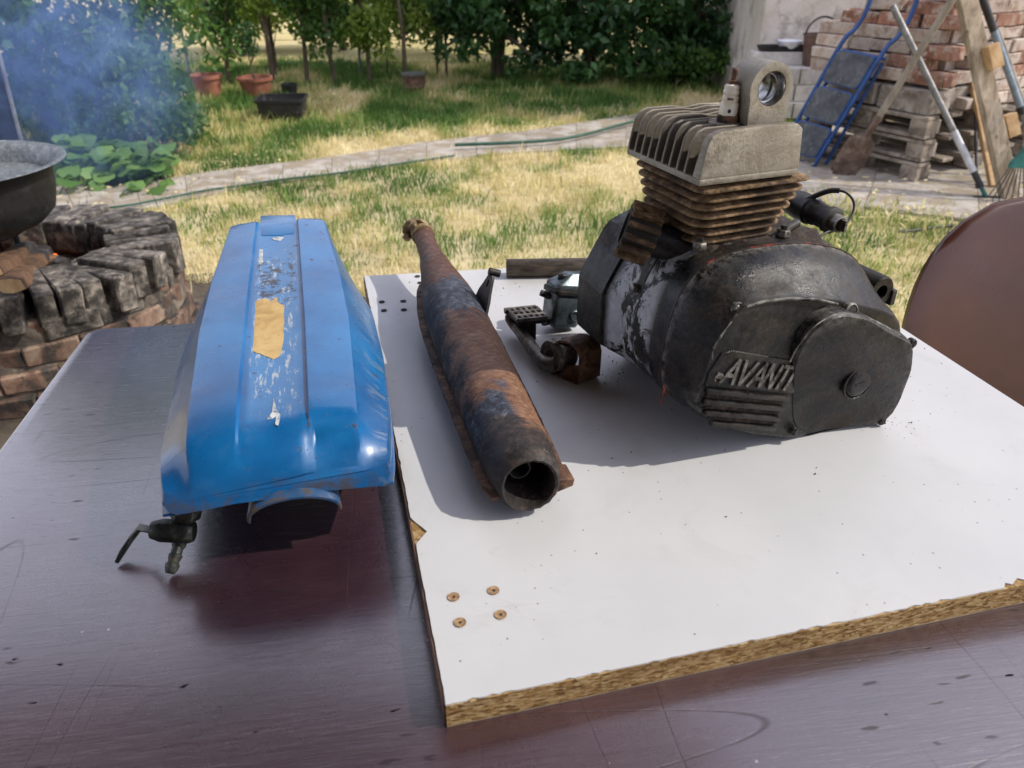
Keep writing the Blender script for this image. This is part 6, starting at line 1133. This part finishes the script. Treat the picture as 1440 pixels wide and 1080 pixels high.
def blades(x, y, h, wd, tint, rng=RNG):
    n = len(x); az = rng.uniform(0, 2 * np.pi, n); ln = h * rng.uniform(0.15, 0.75, n) * (1 + 2.2 * (tint > 0.6) * (rng.random(n) < 0.55)); h = h * (1 - 0.45 * (tint > 0.6) * (ln > h)); dx, dy = np.cos(az) * ln, np.sin(az) * ln; sx, sy = -np.sin(az + 0.6) * wd, np.cos(az + 0.6) * wd
    z = np.zeros(n); V = np.stack([np.c_[x - sx, y - sy, z], np.c_[x + sx, y + sy, z], np.c_[x + dx * 0.4 + sx * 0.8, y + dy * 0.4 + sy * 0.8, h * 0.6], np.c_[x + dx * 0.4 - sx * 0.8, y + dy * 0.4 - sy * 0.8, h * 0.6], np.c_[x + dx, y + dy, h * 0.95], np.c_[x + dx + sx * 0.2, y + dy + sy * 0.2, h * 0.95]], 1).reshape(-1, 3)
    i = np.arange(n)[:, None] * 6; F = np.concatenate([i + np.array([[0, 1, 2, 3]]), i + np.array([[3, 2, 5, 4]])], 0); return V, F, np.repeat(tint, 6)
def mat_grass():
    a = NT('grass_blade'); t = a.n('Attribute', attribute_name='tint')
    c = a.ramp(t.outputs['Fac'], [(0.0, (0.07, 0.16, 0.03)), (0.35, (0.19, 0.30, 0.07)), (0.52, (0.42, 0.42, 0.14)), (0.75, (0.72, 0.61, 0.31)), (1.0, (0.82, 0.73, 0.45))])
    a.set(c, 0.6, 0, 0.25); tr_ = a.n('BsdfTranslucent'); a.l(c, tr_.inputs[0]); m = a.n('MixShader'); m.inputs[0].default_value = 0.35; a.l(a.b.outputs[0], m.inputs[1]); a.l(tr_.outputs[0], m.inputs[2]); a.l(m.outputs[0], a.out.inputs[0]); return a.m
M_GRASS = mat_grass()
n = 330000; x = RNG.uniform(-4.4, 3.6, n); y = 1.2 + 8.0 * RNG.random(n) ** 0.9
rel = np.abs(x) < (y * 0.70 + 0.6); x, y = x[rel], y[rel]
wob = (vnoise(x, y, 0.12, 5) - 0.5) * 0.10
keep = ~inpoly(x, y + wob, ppoly) | (RNG.random(len(x)) < 0.015)
yl = (x - y0.x) * yy.x + (y - y0.y) * yy.y; xl = (x - y0.x) * yx.x + (y - y0.y) * yx.y
keep &= ~((yl + wob > 0) & (xl + wob > 0) & (y < 6.4)) | (RNG.random(len(x)) < 0.004)
keep &= (np.hypot(x - PC.x, y - PC.y) > PR_ + 0.02) & ((((x + 1.5) / 1.3) ** 2 + ((y - 1.9) / 1.05) ** 2 > 0.9 + 2.5 * wob) | (RNG.random(len(x)) < 0.04))
keep &= ~((x > wx0) & (y > 6.2)); x, y, wob = x[keep], y[keep], wob[keep]
big = vnoise(x, y, 0.75, 1); sml = vnoise(x, y, 0.22, 2); clump = vnoise(x, y, 0.10, 3)
pathy = np.interp(x, [tuple(at(*q)[:2])[0] for q in UPP], [tuple(at(*q)[:2])[1] for q in UPP])
far = np.clip((y - pathy - 0.25) / 0.5, 0, 1)                     # greener, longer grass beyond the path
dry = np.clip(1.10 * (big - 0.5) + 1.05 * (sml - 0.5) + 0.50 - 0.32 * far + RNG.normal(0, 0.14, len(x)), 0, 1)
dry = np.where(y < 3.2, np.clip(dry - 0.12 * (x < -0.6), 0, 1), dry)
thin = RNG.random(len(x)) < np.clip(0.30 + 0.9 * clump, 0, 1); x, y, dry, clump, far = x[thin], y[thin], dry[thin], clump[thin], far[thin]
h = (0.022 + 0.050 * clump * RNG.random(len(x)) + 0.035 * (RNG.random(len(x)) < 0.08)) * (1 + 0.5 * far); tall = (RNG.random(len(x)) < 0.02); h = np.where(tall, h + 0.05, h)
V, F, TT = blades(x, y, h, RNG.uniform(0.0012, 0.0028, len(x)) * (0.7 + 0.12 * y), dry)
tag(np_mesh('grass', V, F, TT, M_GRASS), 'patchy dry lawn grass, part green and part straw coloured', 'grass', kind='stuff')
# seeding wild barley along the yard edge
k = 900; s_ = RNG.uniform(-0.2, 2.2, k); off = np.abs(RNG.normal(0, 0.20, k)) + 0.02; gx = y0.x + yx.x * s_ - yy.x * off; gy = y0.y + yx.y * s_ - yy.y * off
k2 = 700; gx2 = RNG.uniform(0.8, 1.5, k2); gy2 = RNG.uniform(2.6, 3.9, k2); gx = np.r_[gx, gx2]; gy = np.r_[gy, gy2]; hh = RNG.uniform(0.06, 0.13, len(gx))
V, F, TT = blades(gx, gy, hh, np.full(len(gx), 0.002), np.clip(RNG.normal(0.45, 0.15, len(gx)), 0, 1)); hd_ = V.reshape(-1, 6, 3)[:, 4, :]
V2, F2, T2 = leaves(hd_, 0.045, np.clip(RNG.normal(0.6, 0.12, len(hd_)), 0, 1), -0.9, 0.22); 
V = np.concatenate([V, V2]); F = np.concatenate([F, F2 + len(TT)]); TT = np.r_[TT, T2]
tag(np_mesh('wild_barley', V, F, TT, M_GRASS), 'tall seeding wild barley along the edge of the yard paving', 'grass', kind='stuff')
# fallen leaves on the yard and along the bed
k = 420; lx_ = np.r_[RNG.uniform(1.3, 2.9, 260), RNG.uniform(-2.8, -1.4, 160)]; ly_ = np.r_[RNG.uniform(3.6, 5.2, 260), RNG.uniform(3.6, 5.2, 160)]
V, F, TT = leaves(np.c_[lx_, ly_, np.full(k, 0.042)], 0.035, RNG.uniform(0.55, 0.95, k), 0.0, 0.5); V[:, 2] = 0.034 + (V[:, 2] - 0.034) * 0.25
tag(np_mesh('fallen_leaves', V, F, TT, M_GRASS), 'dry fallen leaves scattered on the paving and the bed', 'leaves', kind='stuff')
